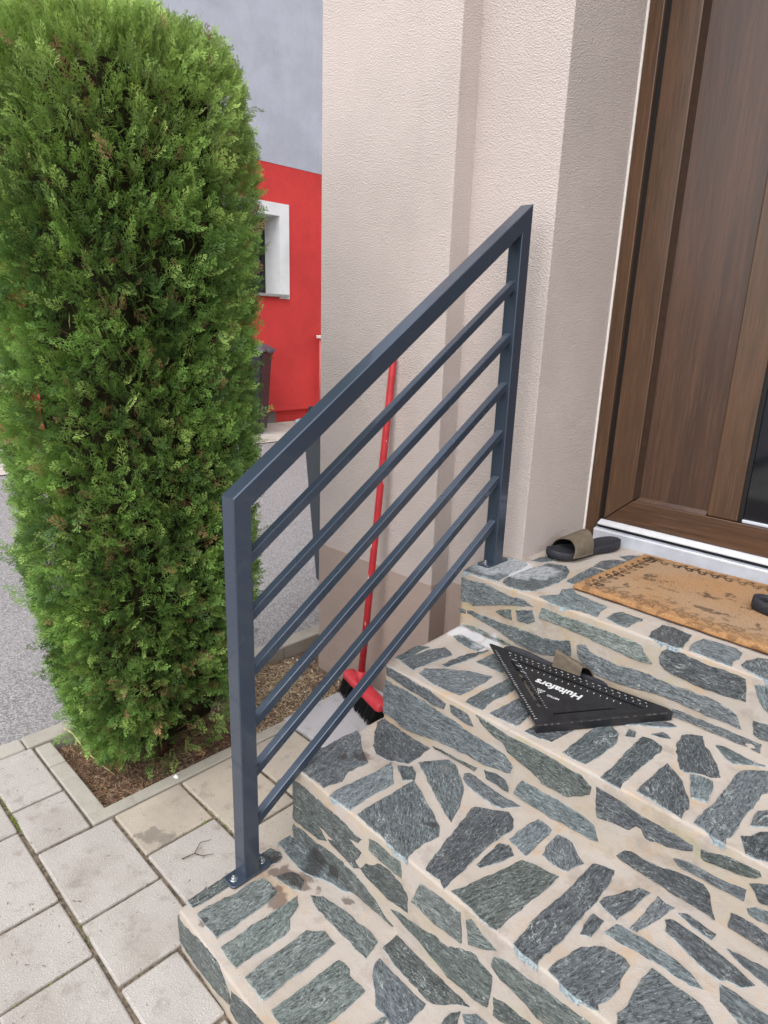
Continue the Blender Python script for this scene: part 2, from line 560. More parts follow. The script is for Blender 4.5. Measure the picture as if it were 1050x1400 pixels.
tag(sheet('ground', -220, 220, -220, 220, -.16, M['apron']), kind='structure')
tag(sheet('road', -5.0, -1.008, -30, 40, -.022, M['asphalt']), kind='structure')
tag(sheet('concrete_apron', -6.2, -4.98, -30, 40, -.012, M['apron']), kind='structure')
tag(sheet('garden_bed', -.96, -.49, .02, 8.0, -.05, M['soil'], 90, .014), kind='structure')
pav = tag(sheet('pavement', -.97, 3.2, -2.6, 1.06, -.058, M['joint']), kind='structure')
pav_j = tag(box('joint_sand', (-.945, 3.1, -2.5, .006, -.05, -.007), M['joint'], pav))
pav_j2 = tag(box('joint_sand', (-.478, .05, .002, 1.06, -.05, -.0072), M['joint'], pav))

def slab(x0, x1, y0, y1, mat='paver', z=0.0, g=.0035, name='paving_slab', parent=None, bev=.0045, th=.05):
    bm = box_bm((x0 + g, x1 - g, y0 + g, y1 - g, -th, 0))
    bevel_bm(bm, bev, 2)
    cx, cy = (x0 + x1) / 2, (y0 + y1) / 2
    for v in bm.verts:                                        # slightly worn, uneven arrises
        w = noise.noise(Vector((v.co.x * 31, v.co.y * 31, v.co.z * 9))) * .0022
        v.co.x += w
        v.co.y -= w
        v.co -= Vector((cx, cy, 0))
    o = bm_obj(name, bm, M[mat], parent or pav)
    o.location = (cx, cy, z)
    o.rotation_euler = (random.uniform(-.004, .004), random.uniform(-.004, .004), random.uniform(-.006, .006))
    return o

for r_ in (
    (-.942, -.674, -.139, .005), (-.674, -.479, -.139, .005), (-.476, -.196, -.139, .058), (-.196, .003, -.139, .058, 'paver'),
    (-.477, -.283, .060, .260, 'paver_clean'), (-.283, .0, .060, .260, 'paver'),
    (-.477, -.181, .262, .463, 'paver_clean'), (-.181, .0, .262, .463, 'paver_clean'),
    (-.477, -.283, .466, .668, 'paver_clean'), (-.283, .0, .466, .668, 'paver_clean'),
    (.006, .20, -.139, -.006), (.203, .40, -.139, -.012), (.403, .60, -.139, -.019), (.603, .80, -.139, -.026),
    (-.942, -.783, -.334, -.142), (-.78, -.587, -.334, -.142), (-.587, -.296, -.334, -.142), (-.294, -.103, -.334, -.142), (-.103, .097, -.334, -.142), (.099, .39, -.334, -.142), (.392, .59, -.334, -.142), (.592, .88, -.334, -.142),
    (-.942, -.66, -.528, -.337), (-.66, -.47, -.528, -.337), (-.47, -.18, -.528, -.337), (-.18, .02, -.528, -.337), (.02, .31, -.528, -.337), (.31, .5, -.528, -.337), (.5, .8, -.528, -.337)):
    slab(*r_)
for j in range(6):                                           # rows behind the viewer
    y1 = -.531 - .197 * j
    x = -.942 + .07 * (j % 3)
    while x < 1.6:
        w = random.choice((.195, .292, .195))
        slab(x, x + w, y1 - .195, y1)
        x += w
slab(-.53, -.0, .672, 1.052, 'slab', .006, bev=.006)

kerb = tag(sheet('kerb', -1.012, -.94, -2.5, 8, -.06, M['joint']), kind='structure')
y = -2.52
for L_ in (.5, .5, .5, .5, .51, .5, .5, .5, .5, .5, .5, .5):     # kerb stones along the road
    bmk = slab(-1.012, -.938, y, y + L_, 'kerb', .004, .0015, 'kerb_stone', kerb, .006, .11)
    y += L_
slab(-.93, -.80, .007, .058, 'kerb', .001, .0012, 'kerb_stone', kerb, .004, .1)
slab(-.80, -.519, .007, .058, 'kerb', .001, .0012, 'kerb_stone', kerb, .004, .1)
y = .007
for L_ in (.47, .47):
    slab(-.522, -.477, y, y + L_, 'kerb', .002, .0012, 'kerb_stone', kerb, .004, .1)
    y += L_

# ------------------------------------------------------------------ the house
XA, XB, XC, YA, YB, YD = -.7894, -.2154, .067, 1.053, 1.1367, 1.5166
def outline(o, c=.004):
    """plan of the house front, pushed out by o, arrises chamfered by c"""
    P = [(XA - o, 7.5), (XA - o, YA - o), (XB + o, YA - o), (XB + o, YB - o), (XC + o, YB - o), (XC + o, 1.60)]
    out = [P[0]]
    for i in (1, 2, 4):
        pass
    for i in range(1, 5):
        a, b, d = Vector(P[i - 1]), Vector(P[i]), Vector(P[i + 1])
        if i == 3:
            out.append(tuple(b))
            continue
        e, f = (a - b).normalized(), (d - b).normalized()
        for t in (0, .25, .5, .75, 1):
            m = (b + e * c) * (1 - t) ** 2 + b * 2 * t * (1 - t) + (b + f * c) * t ** 2
            out.append(tuple(m))
    out.append(P[5])
    return out

def wall_strip(name, pts, z0, z1, mat, parent):
    V = [(x, y, z) for z in (z0, z1) for x, y in pts]
    n = len(pts)
    F = [(i, i + 1, n + i + 1, n + i) for i in range(n - 1)]
    return mesh(name, V, F, mat, parent)

house = tag(empty('house', (XA, YA, 0)), 'beige roughcast house front with brown base and deep door recess', 'house')
house.location = (0, 0, 0)
pts = outline(0)
bmw = bmesh.new()
ring = pts + [(XC, 1.75), (-.5, 1.9), (-.5, 7.5)]
prism('wall', [(x, y, .2) for x, y in ring], (0, 0, 3.9), M['stucco'], house)
wl = outline(.0016)
ring2 = wl + [(XC + .0016, 1.74), (-.48, 1.88), (-.48, 7.5)]
prism('painted_base', [(x, y, -.12) for x, y in ring2], (0, 0, .6104), M['plinth'], house)
# the other cheek of the door recess, unseen and set wide to let light in, and the wall beyond it, and the head above the door
prism('wall', [(x, y, -.1) for x, y in ((2.35, 1.75), (2.35, YB), (4.4, YB), (4.4, 1.9))], (0, 0, 4.2), M['stucco'], house)
box('wall', (XC - .01, 2.36, YB + .003, 1.76, 2.86, 4.09), M['stucco'], house)
box('edge_bead', (XC, XC + .006, YD - .006, YD + .002, .645, 2.86), M['white_trim'], house)

# door: frame, leaf with stiles, rails, panel, glass, drip rail, threshold
door = empty('door')
door.parent = house
def dbox(name, b, mat, bevel=.002):
    return box(name, b, M[mat], door, bevel)
dbox('frame_jamb', (XC + .006, .116, YD - .004, YD + .07, .646, 2.86), 'wood_v', .003)
dbox('frame_jamb', (1.214, 1.32, YD - .004, YD + .07, .646, 2.86), 'wood_v', .003)
dbox('frame_head', (.118, 1.212, YD - .003, YD + .07, 2.76, 2.859), 'wood_h', .003)
dbox('gasket', (.1165, .1275, YD + .012, YD + .03, .70, 2.75), 'gasket', 0)
dbox('leaf_core', (.128, 1.21, YD + .022, YD + .062, .70, 2.755), 'wood_dark', 0)
YL = YD + .002
prism('stile', [(.131, YL, .716), (.2215, YL, .800), (.2215, YL, 2.75), (.131, YL, 2.75)], (0, .03, 0), M['wood_v'], door, .004, 3)
prism('bottom_rail', [(.133, YL + .001, .7155), (1.205, YL + .001, .7155), (1.13, YL + .001, .7985), (.2235, YL + .001, .7985)], (0, .03, 0), M['wood_h'], door, .003, 3)
prism('stile', [(1.206, YL, .717), (1.206, YL, 2.75), (1.132, YL, 2.75), (1.132, YL, .800)], (0, .03, 0), M['wood_v'], door, .004, 3)
prism('panel_bead', [(.2225, YL + .001, .801), (.2225, YL + .001, 2.74), (.240, YL + .016, 2.74), (.240, YL + .016, .813)], (0, .008, 0), M['groove'], door)  # recess shade between stile and panel is put into this dark colour
prism('panel_bead', [(.228, YL + .003, .7995), (.447, YL + .003, .7995), (.447, YL + .015, .812), (.240, YL + .015, .812)], (0, .008, 0), M['wood_panel'], door)
dbox('panel', (.238, .450, YL + .014, YL + .022, .801, 2.74), 'wood_panel', 0)
prism('stile', [(.449, YL + .004, .7995), (.534, YL + .004, .7995), (.534, YL + .004, 2.745), (.449, YL + .004, 2.745)], (0, .03, 0), M['wood_v'], door, .004, 3)
dbox('glass_bead', (.5345, .545, YL + .010, YL + .03, .801, 2.74), 'gasket', 0)
dbox('glass_pane', (.544, .80, YL + .016, YL + .022, .806, 2.74), 'glass', 0)
dbox('glazing_bead', (.545, .80, YL + .007, YL + .0155, .7995, .809), 'alu', .002)
dbox('stile', (.801, .89, YL + .004, YL + .034, .7995, 2.745), 'wood_v', .004)
dbox('panel', (.891, 1.131, YL + .014, YL + .022, .801, 2.74), 'wood_panel', 0)
prism('drip_rail', [(.124, YD - .022, .7005), (.124, YD - .024, .706), (.124, YD - .004, .7148), (.124, YD + .006, .7148), (.124, YD + .006, .7005)], (1.08, 0, 0), M['alu_white'], door, .0012, 1)
dbox('gasket', (.122, 1.212, YD - .012, YD + .02, .686, .7003), 'gasket', 0)
prism('threshold', [(.117, 1.4866, .645), (.117, 1.4866, .6855), (.117, 1.4890, .6885), (.117, 1.525, .6915), (.117, 1.525, .645)], (1.10, 0, 0), M['alu'], door, .0012, 2)
box('threshold_lip', (.1172, 1.217, 1.4858, 1.4894, .6822, .6862), M['alu_white'], door)

dbox('added_side_pane', (1.33, 2.25, YD + .012, YD + .03, .70, 2.76), 'glass', 0)  # unseen, added to fill the opening widened for more light
dbox('added_side_frame', (1.322, 2.35, YD - .002, YD + .06, .646, .76), 'wood_h', .003)
dbox('added_side_frame', (2.25, 2.349, YD - .003, YD + .06, .762, 2.86), 'wood_v', .003)
dbox('added_side_frame', (1.322, 2.249, YD - .003, YD + .06, 2.762, 2.859), 'wood_h', .003)

# ------------------------------------------------------------------ the staircase
stairs = tag(empty('staircase'), 'outdoor staircase clad in grey-green crazy-paved stone with beige mortar', 'stairs')
STAIR_X1 = 2.20
def step_body(i):
    """mortar bed of one step: rounded nosing, slightly uneven"""
    prof = []                                                    # (behind front, height part): list of (dy, kind, value)
    n_r = 8
    xs = [0, .002, .006, .014] + [.014 + (STAIR_X1 - .014) * k / 150 for k in range(1, 151)]
    R_ = .0055
    V, F = [], []
    rows = None
    for xi, x in enumerate(xs):
        inset = (.009, .004, .0012, 0)[xi] if xi < 4 else 0
        yf = STEP_Y[i] + STEP_T[i] * x + inset
        zb = tz(i - 1, x, yf) - .04
        yb = (STEP_Y[i + 1] + .06) if i < 4 else 1.50
        zt = tz(i, x, yf) - inset
        sec = [(yf, zb + (zt - R_ - zb) * k / n_r) for k in range(n_r + 1)]
        for k in range(1, 5):
            t = math.pi / 2 * k / 4
            sec.append((yf + R_ - R_ * math.cos(t), zt - R_ + R_ * math.sin(t)))
        nb = 18
        for k in range(1, nb + 1):
            yy = yf + R_ + (yb - yf - R_) * k / nb
            sec.append((yy, tz(i, x, yy) - inset))
        rows = len(sec)
        for q, (yy, zz) in enumerate(sec):
            w = noise.noise(Vector((x * 17, yy * 17, zz * 17))) * .0022 + noise.noise(Vector((x * 60, yy * 60, zz * 60))) * .0012
            a = min(1, max(0, (q - n_r) / 4))
            V.append((x, yy - w * (1 - a), zz + w * a - .0012))
    for xi in range(len(xs) - 1):
        for q in range(rows - 1):
            a = xi * rows + q
            F.append((a, a + rows, a + rows + 1, a + 1))
    b0 = len(V)
    zlow = tz(i - 1, 0, STEP_Y[i]) - .04
    yb = V[rows - 1][1]
    V.append((.002, yb, zlow))
    F.append(tuple([b0] + list(range(rows))[::-1]))
    return mesh('step', V, F, M['mortar'], stairs, smooth=True)

STONES = {
'R1': '''
-1,77 30,80 89,95 144,98 177,98 196,85 211,66 214,35 165,18 111,10 61,5 15,7 -1,11
220,78 257,93 298,98 336,98 373,98 354,73 285,28 237,17 213,23
''',
'R2': '''
-1,159 31,171 81,169 139,167 190,165 221,159 250,159 241,143 210,134 230,124 249,122 231,87 192,81 140,90 87,95 42,94 1,94
4,91 36,95 81,99 114,88 133,72 103,56 59,53 24,49 1,51
2,32 36,42 87,40 141,51 192,57 195,51 226,53 257,47 287,35 314,21 328,12 354,8 322,4 278,2 228,2 164,2 128,2 59,2 6,2
246,80 265,106 306,133 338,137 374,132 387,120 392,73 360,66 333,63 305,67 266,70
135,80 171,99 206,103 231,86 250,80 227,63 192,69 156,72
271,176 297,182 331,179 365,183 370,162 370,145 338,142 315,143 285,144 271,149
399,109 418,167 446,175 467,177 490,178 520,180 526,145 529,114 503,111 472,106 463,104 434,107
535,173 547,185 563,177 584,170 607,165 580,145 545,125 539,149
343,44 369,54 412,61 445,68 465,80 477,77 475,74 498,79 530,103 562,114 569,107 601,101 602,78 598,23 571,14 538,13 503,8 479,17 457,21 427,30 393,33 361,39
596,122 602,150 619,157 645,159 676,162 706,167 723,167 754,170 789,176 762,125 732,96 696,95 670,104 644,107 618,108
607,58 629,65 655,68 686,71 700,57 677,40 652,27 627,17 611,17
''',
'R3': '''
885,35 902,39 930,39 953,35 961,2 934,2 911,2 885,2 883,7
5,152 39,153 81,153 127,152 161,152 185,146 214,140 208,121 178,116 134,122 88,122 41,126 11,128
6,113 47,112 89,114 134,114 193,109 244,106 307,98 362,94 394,90 415,74 410,53 371,43 334,34 290,35 236,29 189,23 141,11 74,2 41,12 3,11 3,65
225,143 250,145 281,142 300,120 279,115 252,118 229,125
303,153 335,152 373,148 404,145 443,147 480,148 480,148 519,148 550,145 577,146 600,131 598,112 574,93 552,78 527,76 488,73 488,78 460,89 425,96 397,103 383,119 350,125 324,135
181,2 210,5 247,6 288,12 320,18 311,2 285,2 253,2 220,2
339,23 368,31 397,28 408,15 409,2 388,2 363,2 346,2
441,53 464,53 490,54 526,57 561,56 592,54 615,47 632,14 612,8 581,6 547,5 519,2 503,4 477,3 443,5 423,7 430,33
609,138 630,138 661,137 692,132 724,129 752,128 782,128 804,126 806,114 786,102 761,91 739,88 711,79 687,79 663,78 639,73 620,67 612,103
659,41 674,43 699,42 723,38 751,41 777,50 808,57 833,60 846,46 853,23 863,2 834,2 801,2 770,2 745,2 710,2 681,2 682,2 667,6
775,78 789,84 808,87 834,88 864,91 899,97 900,73 882,72 856,69 831,70 806,68 787,68
816,129 832,134 855,140 878,144 897,146 912,146 917,139 909,129 888,119 860,113 844,111 828,107 819,110
901,113 915,124 930,132 944,129 948,92 938,91 922,87 912,103
905,61 918,75 939,82 951,78 955,52 944,52 926,49 911,50
''',
'R4': '''
2,151 45,153 93,159 137,152 174,149 214,155 246,144 193,128 136,112 95,96 52,79 29,85 6,80
126,88 142,99 176,111 183,81 152,82
190,114 243,134 253,103 233,88 201,86
1,56 35,62 72,61 116,61 154,61 199,65 247,66 293,69 329,77 360,89 369,50 324,30 291,18 253,14 204,17 162,28 122,36 73,42 46,46 5,41
12,7 49,15 94,15 138,11 197,9 169,2 139,2 95,2 50,3
263,119 269,148 292,150 329,148 371,151 413,149 455,151 491,149 525,151 538,146 549,131 570,110 541,103 510,105 471,110 431,111 389,116 347,117 303,119
379,84 403,93 415,80 449,77 482,73 514,76 537,80 567,82 597,79 621,77 654,82 687,81 714,81 746,74 763,67 771,49 778,37 757,39 739,38 705,36 672,39 641,40 603,39 574,36 521,28 482,25 442,25 414,31 387,55
583,135 587,149 599,161 625,162 656,159 686,156 722,159 747,158 766,155 775,104 752,102 721,99 690,98 659,100 631,104 602,107 588,118
784,150 797,154 811,156 827,146 831,97 808,104 796,119
795,70 811,71 825,74 840,72 844,38 832,37 813,34 800,39
632,20 664,22 686,21 718,23 755,24 785,25 820,24 822,2 796,2 760,2 731,2 707,2 682,2 654,2 627,2
''',
'T1': '''
-1,24 -1,82 -1,136 -1,183 -1,228 -1,244 25,255 44,248 46,229 34,204 30,166 26,130 28,106 29,69 23,24
44,23 46,69 55,115 52,144 59,179 84,186 114,184 120,157 121,115 122,71 122,26 84,23
144,21 145,64 145,107 149,153 151,211 172,199 186,165 206,152 211,132 207,98 203,62 206,21 178,20
232,24 230,64 231,106 232,146 232,175 260,204 296,202 297,174 296,128 293,94 293,59 292,26 265,25
318,27 321,63 323,112 325,146 326,185 339,189 357,189 366,179 380,179 410,182 410,148 409,118 406,85 404,53 391,22 354,24
-1,265 -1,302 35,310 85,310 139,310 188,310 232,310 211,298 170,288 135,270 102,260 60,261 25,265
77,205 84,227 98,246 129,248 146,225 130,214 99,208
169,234 190,255 227,264 258,269 293,269 321,274 353,271 358,253 363,227 342,225 311,227 280,224 248,225 212,224
368,267 368,310 393,310 429,310 468,310 505,310 520,310 566,310 546,295 523,268 505,256 484,257 437,259 402,263
380,248 403,249 434,249 468,248 506,250 507,219 506,195 487,174 466,179 443,176 421,196 398,211 382,231
456,141 468,177 475,176 478,163 468,145
549,241 546,256 548,275 559,290 565,275 572,255 562,236
564,287 583,309 605,310 631,310 632,305 617,289 586,274
''',
'T2': '''
-1,5 -1,51 -1,97 -1,152 4,209 26,201 73,165 116,145 109,84 124,53 114,20 111,6 72,7 32,4
140,-1 138,40 145,84 152,135 153,187 181,163 210,135 207,95 202,54 205,30 205,3 173,1
172,188 198,214 222,201 235,182 216,160 196,172
225,6 226,54 231,115 234,180 279,161 318,142 350,125 368,117 387,92 378,47 379,9 384,-3 344,-1 296,4 262,2
13,273 9,298 28,300 85,297 136,298 179,301 185,261 184,214 141,186 106,180 77,196 46,233
196,236 217,268 242,300 265,298 304,270 333,243 351,213 365,181 379,142 331,163 271,196 226,221
299,287 307,300 343,298 385,293 421,294 453,296 440,278 431,261 404,255 370,256 334,259 309,272
383,207 384,217 416,238 447,262 466,250 480,231 476,187 473,140 475,98 477,58 476,36 478,1 459,10 426,6 423,9 411,55 405,89 396,139 390,177
491,198 491,219 494,260 502,294 520,294 539,290 542,252 541,221 540,186 514,191
485,92 484,125 483,172 501,183 524,168 516,141 504,113 494,92
562,212 555,248 553,287 569,290 587,289 605,274 631,258 625,238 620,215 612,210 586,209
491,6 503,37 517,87 527,119 536,154 541,169 557,178 586,183 615,189 612,146 606,102 603,61 600,26 597,2 559,2 519,4
634,1 635,46 631,62 636,107 641,154 643,201 643,244 644,268 648,274 663,281 683,287 691,256 692,210 692,170 690,145 689,109 690,75 686,45 682,8 685,-2 661,-3
697,195 702,220 719,250 735,283 755,287 749,244 744,211 739,182 719,186
762,186 763,220 766,267 767,292 783,289 802,290 793,256 784,225 774,188
705,107 700,130 700,165 705,165 723,164 723,140 722,116
732,143 741,175 759,179 789,184 820,184 847,185 869,181 897,166 877,158 850,154 820,154 795,150 760,143
810,283 823,294 846,292 875,288 874,272 860,271 833,276
799,249 805,259 833,260 870,259 901,253 931,246 955,239 940,218 920,212 909,204 887,203 857,212 830,221 808,228
911,198 923,201 945,201 971,200 986,201 996,181 962,144 940,159 922,168
702,6 703,31 711,59 719,87 733,104 733,105 746,117 764,121 783,123 794,116 794,81 799,67 796,37 788,14 794,6 785,1 759,-2 730,0
814,24 821,47 818,78 817,101 821,141 838,141 859,138 884,140 906,139 928,122 928,93 874,28 826,-1
897,274 916,278 935,280 961,285 977,274 978,249 951,254 927,260
''',
'T3': '''
2,39 -1,87 -1,132 28,149 25,101 23,40
26,36 28,86 37,136 58,180 89,171 100,160 90,117 85,70 76,30
35,246 45,268 89,265 135,259 133,228 101,224 63,232
112,103 115,143 125,192 156,251 149,200 140,148 130,105
98,27 94,53 136,92 186,127 242,149 242,101 240,57 234,24 197,18 150,17
167,180 171,223 178,268 210,284 265,243 252,209 246,184 210,182
261,13 257,35 263,86 269,139 276,194 305,203 312,173 313,114 304,65 308,14
329,16 333,60 340,111 353,142 382,136 398,78 401,56 400,21 371,18
424,17 429,54 427,83 461,102 499,106 493,66 486,29 466,25 462,20 440,20
521,14 523,75 528,146 544,178 562,170 577,159 587,129 583,73 578,32 574,15 548,12
591,162 585,193 601,195 607,175
628,211 643,237 656,236 665,227 651,216
553,203 574,232 618,273 647,283 658,279 643,260 602,230 573,204
614,2 618,56 616,100 616,148 618,187 639,193 665,184 668,160 663,122 658,71 655,17 658,-1 636,0
684,14 685,44 689,97 692,141 717,125 737,109 749,86 767,64 775,40 772,19 775,4 744,8 711,13
682,212 680,236 676,256 691,274 712,286 728,253 741,245 764,214 788,174 771,160 748,154 729,140 718,141 697,183
739,140 755,148 780,150 789,125 788,103 793,84 780,79 766,74 752,107
795,9 795,25 801,74 804,122 806,176 807,216 813,233 831,250 851,265 866,232 869,197 862,180 860,129 856,92 856,59 855,25 850,13 854,-2 836,-2 812,6
742,271 759,279 784,276 812,273 841,276 817,257 790,235 773,244
871,77 868,99 869,125 884,143 897,133 896,99 884,87
867,38 879,50 888,74 900,87 916,61 924,13 902,3 885,3 874,26
''',
'T4': '''
7,-3 -1,47 -1,95 11,143 30,196 87,204 104,185 111,103 113,36 117,13 75,6 33,2
131,15 121,44 121,100 126,171 139,247 188,265 215,235 234,185 236,126 229,73 224,30 199,8 161,3
92,225 95,277 106,298 132,295 136,260 121,235
249,159 243,242 246,311 295,315 297,274 293,214 289,164 271,156
238,349 238,389 259,429 293,443 303,414 306,334 278,326 243,324
260,462 279,500 308,525 312,472 301,443
252,9 266,38 283,61 270,97 288,124 308,102 334,95 408,83 409,53 418,9 391,10 343,1 296,0
436,23 436,60 448,84 505,79 497,49 496,9 470,10
551,3 546,40 548,86 576,92 620,83 624,42 628,8 620,-3 584,-1
641,9 636,47 645,84 676,91 716,94 731,82 735,49 729,27 735,3 703,3 670,7
747,19 747,51 760,85 781,99 806,60 809,-3 783,5
''',
}


def ragged(P, step=.009, amp=.0022, seed=0.0):
    out = []
    n = len(P)
    for a in range(n):
        p, q = P[a], P[(a + 1) % n]
        d = math.hypot(q[0] - p[0], q[1] - p[1])
        m = max(1, int(d / step))
        for k in range(m):
            t = k / m
            x, y = p[0] + (q[0] - p[0]) * t, p[1] + (q[1] - p[1]) * t
            w = Vector((x * 70 + seed, y * 70, seed))
            out.append((x + noise.noise(w) * amp * (1.6 if k else .8), y + noise.noise(w + Vector((9, 4, 2))) * amp * (1.6 if k else .8)))
    return out

def shrink(P, d):
    """inset a polygon by d along its vertex normals"""
    n = len(P)
    area = sum(P[i][0] * P[(i + 1) % n][1] - P[(i + 1) % n][0] * P[i][1] for i in range(n))
    s = 1 if area > 0 else -1
    out = []
    for i in range(n):
        a, b, c = Vector(P[i - 1]), Vector(P[i]), Vector(P[(i + 1) % n])
        t = (c - a)
        if t.length < 1e-7:
            out.append(tuple(b))
            continue
        nrm = Vector((-t.y, t.x)).normalized() * s
        out.append(tuple(b + nrm * d))
    return out

steps = {i: step_body(i) for i in (1, 2, 3, 4)}
TINT = {1: (116, 124, 121), 2: (109, 115, 119), 3: (107, 113, 118), 4: (114, 120, 123)}
def make_stone_piece(key, P, sid):
    i = int(key[1])
    P = ragged(P, seed=sid * 3.7)
    cu = sum(p[0] for p in P) / len(P)
    cv = sum(p[1] for p in P) / len(P)
    A = np.array(P) - (cu, cv)
    w, ev = np.linalg.eigh(A.T @ A)
    e = ev[:, 1] * (1 if ev[0, 1] >= 0 else -1)
    if key[0] == 'T':
        y0 = STEP_Y[i] + STEP_T[i] * cu + cv
        org = Vector((cu, y0, tz(i, cu, y0)))
        ex = Vector((1, STEP_T[i], STEP_S[i] + STEP_D[i] * STEP_T[i]))
        ey = Vector((0, 1, STEP_D[i]))
        dep = .013
    else:
        y0 = STEP_Y[i] + STEP_T[i] * cu
        org = Vector((cu, y0, tz(i - 1, cu, y0) + cv))
        ex = Vector((1, STEP_T[i], STEP_S[i - 1]))
        ey = Vector((0, 0, 1))
        dep = .006
    ax = (ex * e[0] + ey * e[1]).normalized()
    nz = ex.cross(ey).normalized()
    ay = nz.cross(ax)
    mw = Matrix(((ax.x, ay.x, nz.x, org.x), (ax.y, ay.y, nz.y, org.y), (ax.z, ay.z, nz.z, org.z), (0, 0, 0, 1)))
    h = random.uniform(.0012, .0034)
    tx, ty = random.uniform(-.012, .012), random.uniform(-.02, .02)
    loc = lambda q: (ex * (q[0] - cu) + ey * (q[1] - cv))
    rings = [(P, -dep), (P, h - .0016), (shrink(P, .0012), h - .0003), (shrink(P, .003), h)]
    V, F, I = [], [], []
    n = len(P)
    for R_, z in rings:
        for q in R_:
            d = loc(q)
            a, b = d.dot(ax), d.dot(ay)
            zz = z + (max(-.0012, min(.0012, a * tx + b * ty)) if z > -.003 else 0)
            V.append((a, b, zz))
    for k in range(3):
        for q in range(n):
            F.append((k * n + q, k * n + (q + 1) % n, (k + 1) * n + (q + 1) % n, (k + 1) * n + q))
            I.append(1 if k == 0 and key[0] == 'T' else 0)
    F.append(tuple(range(3 * n, 4 * n)))
    I.append(0)
    area = sum(V[q][0] * V[(q + 1) % n][1] - V[(q + 1) % n][0] * V[q][1] for q in range(n))
    if area < 0:
        F = [f[::-1] for f in F]
    o = mesh('stone', V, F, [M['stone'], M['stone_edge']], steps[i], idx=I)
    o.matrix_local = mw
    kind_ = random.random()
    t = (128, 138, 132) if kind_ < .08 else (118, 127, 131) if kind_ < .28 else TINT[i if key[0] == 'T' else max(1, i - (1 if i == 2 else 0))]
    j = random.uniform(.8, 1.14)
    gsh = random.uniform(-2, 3)
    c = srgb(t[0] * j - gsh * .5, t[1] * j + gsh * .3, t[2] * j - gsh * .2)
    o.color = c
    return o

sid = 0
for key, txt in STONES.items():
    for ln in txt.strip().splitlines():
        P = [tuple(float(v) / 1000 for v in t.split(',')) for t in ln.split()]
        make_stone_piece(key, P, sid)
        sid += 1
# the same cladding goes on to the right, out of the picture
for key, x0, v0, v1 in (('T1', .66, .03, .29), ('T2', .98, .02, .29), ('T3', .95, .02, .29), ('R2', .80, .02, .17), ('R3', .97, .02, .13), ('R4', .88, .02, .16), ('R1', .40, .01, .09), ('T4', .95, .02, .12), ('T4', .97, .13, .53)):
    x = x0
    while x < STAIR_X1 - .1:
        w = random.uniform(.09, .2)
        n = 2 if v1 - v0 > .2 else 1
        for q in range(n):
            a, b = v0 + (v1 - v0) * q / n + .008, v0 + (v1 - v0) * (q + 1) / n - .008
            jj = lambda s=.012: random.uniform(-s, s)
            make_stone_piece(key, [(x + .008 + jj(.004), a + jj(.006)), (x + w * .5, a + jj(.008)), (x + w - .012 + jj(.006), a + jj(.006)), (x + w - .008 + jj(.006), b + jj(.006)), (x + w * .4, b + jj(.006)), (x + .01 + jj(.006), b + jj(.006))], sid)
            sid += 1
        x += w

# ------------------------------------------------------------------ the handrail
rail = tag(empty('handrail'), 'anthracite steel handrail with six sloping bars along the left side of the stairs', 'handrail')
PX0, PX1 = .0034, .0445
FY0, FY1, RY0, RY1 = .1429, .1830, 1.0265, 1.0672
ZT1, ZT2 = .9951, 1.6301
SL = (ZT2 - ZT1) / (RY1 - FY0)
VT = .0485
zf = tz(1, .02, .16) + .0075
zr = tz(4, .02, 1.05) + .0075
xw = Vector((PX1 - PX0, 0, 0))
inn = ZT1 + SL * (FY1 - FY0) - VT
prism('post', [(PX0, FY0, zf), (PX0, FY1, zf), (PX0, FY1, inn), (PX0, FY0, ZT1)], xw, M['paint'], rail, .0028, 3, (0, 0, 1))
inr = ZT1 + SL * (RY0 - FY0) - VT
prism('post', [(PX0, RY0, zr), (PX0, RY1, zr), (PX0, RY1, ZT2), (PX0, RY0, inr)], xw, M['paint'], rail, .0028, 3, (0, 0, 1))
e_ = 0.0
prism('top_rail', [(PX0, FY0, ZT1 + e_), (PX0, RY1, ZT2 + e_), (PX0, RY0, inr + e_), (PX0, FY1, inn + e_)], xw, M['paint'], rail, .0028, 3, (0, 1, SL))
for za, zb in ((.8705, 1.4428), (.7458, 1.3087), (.6173, 1.1785), (.4931, 1.0464), (.3703, .9139), (.2388, .7823)):
    prism('bar', [(.0142, FY1 - .003, za), (.0142, RY0 + .003, zb), (.0142, RY0 + .003, zb - .0243), (.0142, FY1 - .003, za - .0243)], (.0200, 0, 0), M['paint'], rail, .0016, 2)

def rounded_plate(name, x0, x1, y0, y1, z, th, r, mat, parent):
    P = []
    for cx, cy, a0 in ((x1 - r, y1 - r, 0), (x0 + r, y1 - r, 90), (x0 + r, y0 + r, 180), (x1 - r, y0 + r, 270)):
        for k in range(5):
            a = math.radians(a0 + 90 * k / 4)
            P.append((cx + r * math.cos(a), cy + r * math.sin(a), z))
    return prism(name, P, (0, 0, th), mat, parent, .0012, 1)

def disc(name, c, r, h, n, mat, parent, bevel=.0006):
    return prism(name, [(c[0] + r * math.cos(2 * math.pi * k / n + .3), c[1] + r * math.sin(2 * math.pi * k / n + .3), c[2]) for k in range(n)], (0, 0, h), mat, parent, bevel, 1)

for y0, y1, bolts, zz in ((FY0 - .033, FY1 + .034, (FY0 - .0165, FY1 + .0175), zf), (RY0 - .034, RY1 + .034, (RY0 - .017, RY1 + .017), zr)):
    pl = rounded_plate('base_plate', .002, .046, y0, y1, zz - .0065, .0068, .011, M['paint'], rail)
    for by in bolts:
        c = (.024, by, zz + .0003)
        disc('washer', c, .0098, .0016, 20, M['steel'], pl)
        disc('nut', (c[0], c[1], c[2] + .0017), .0068, .0052, 6, M['steel'], pl, .0008)
        disc('bolt_end', (c[0], c[1], c[2] + .007), .0038, .0042, 12, M['steel'], pl)

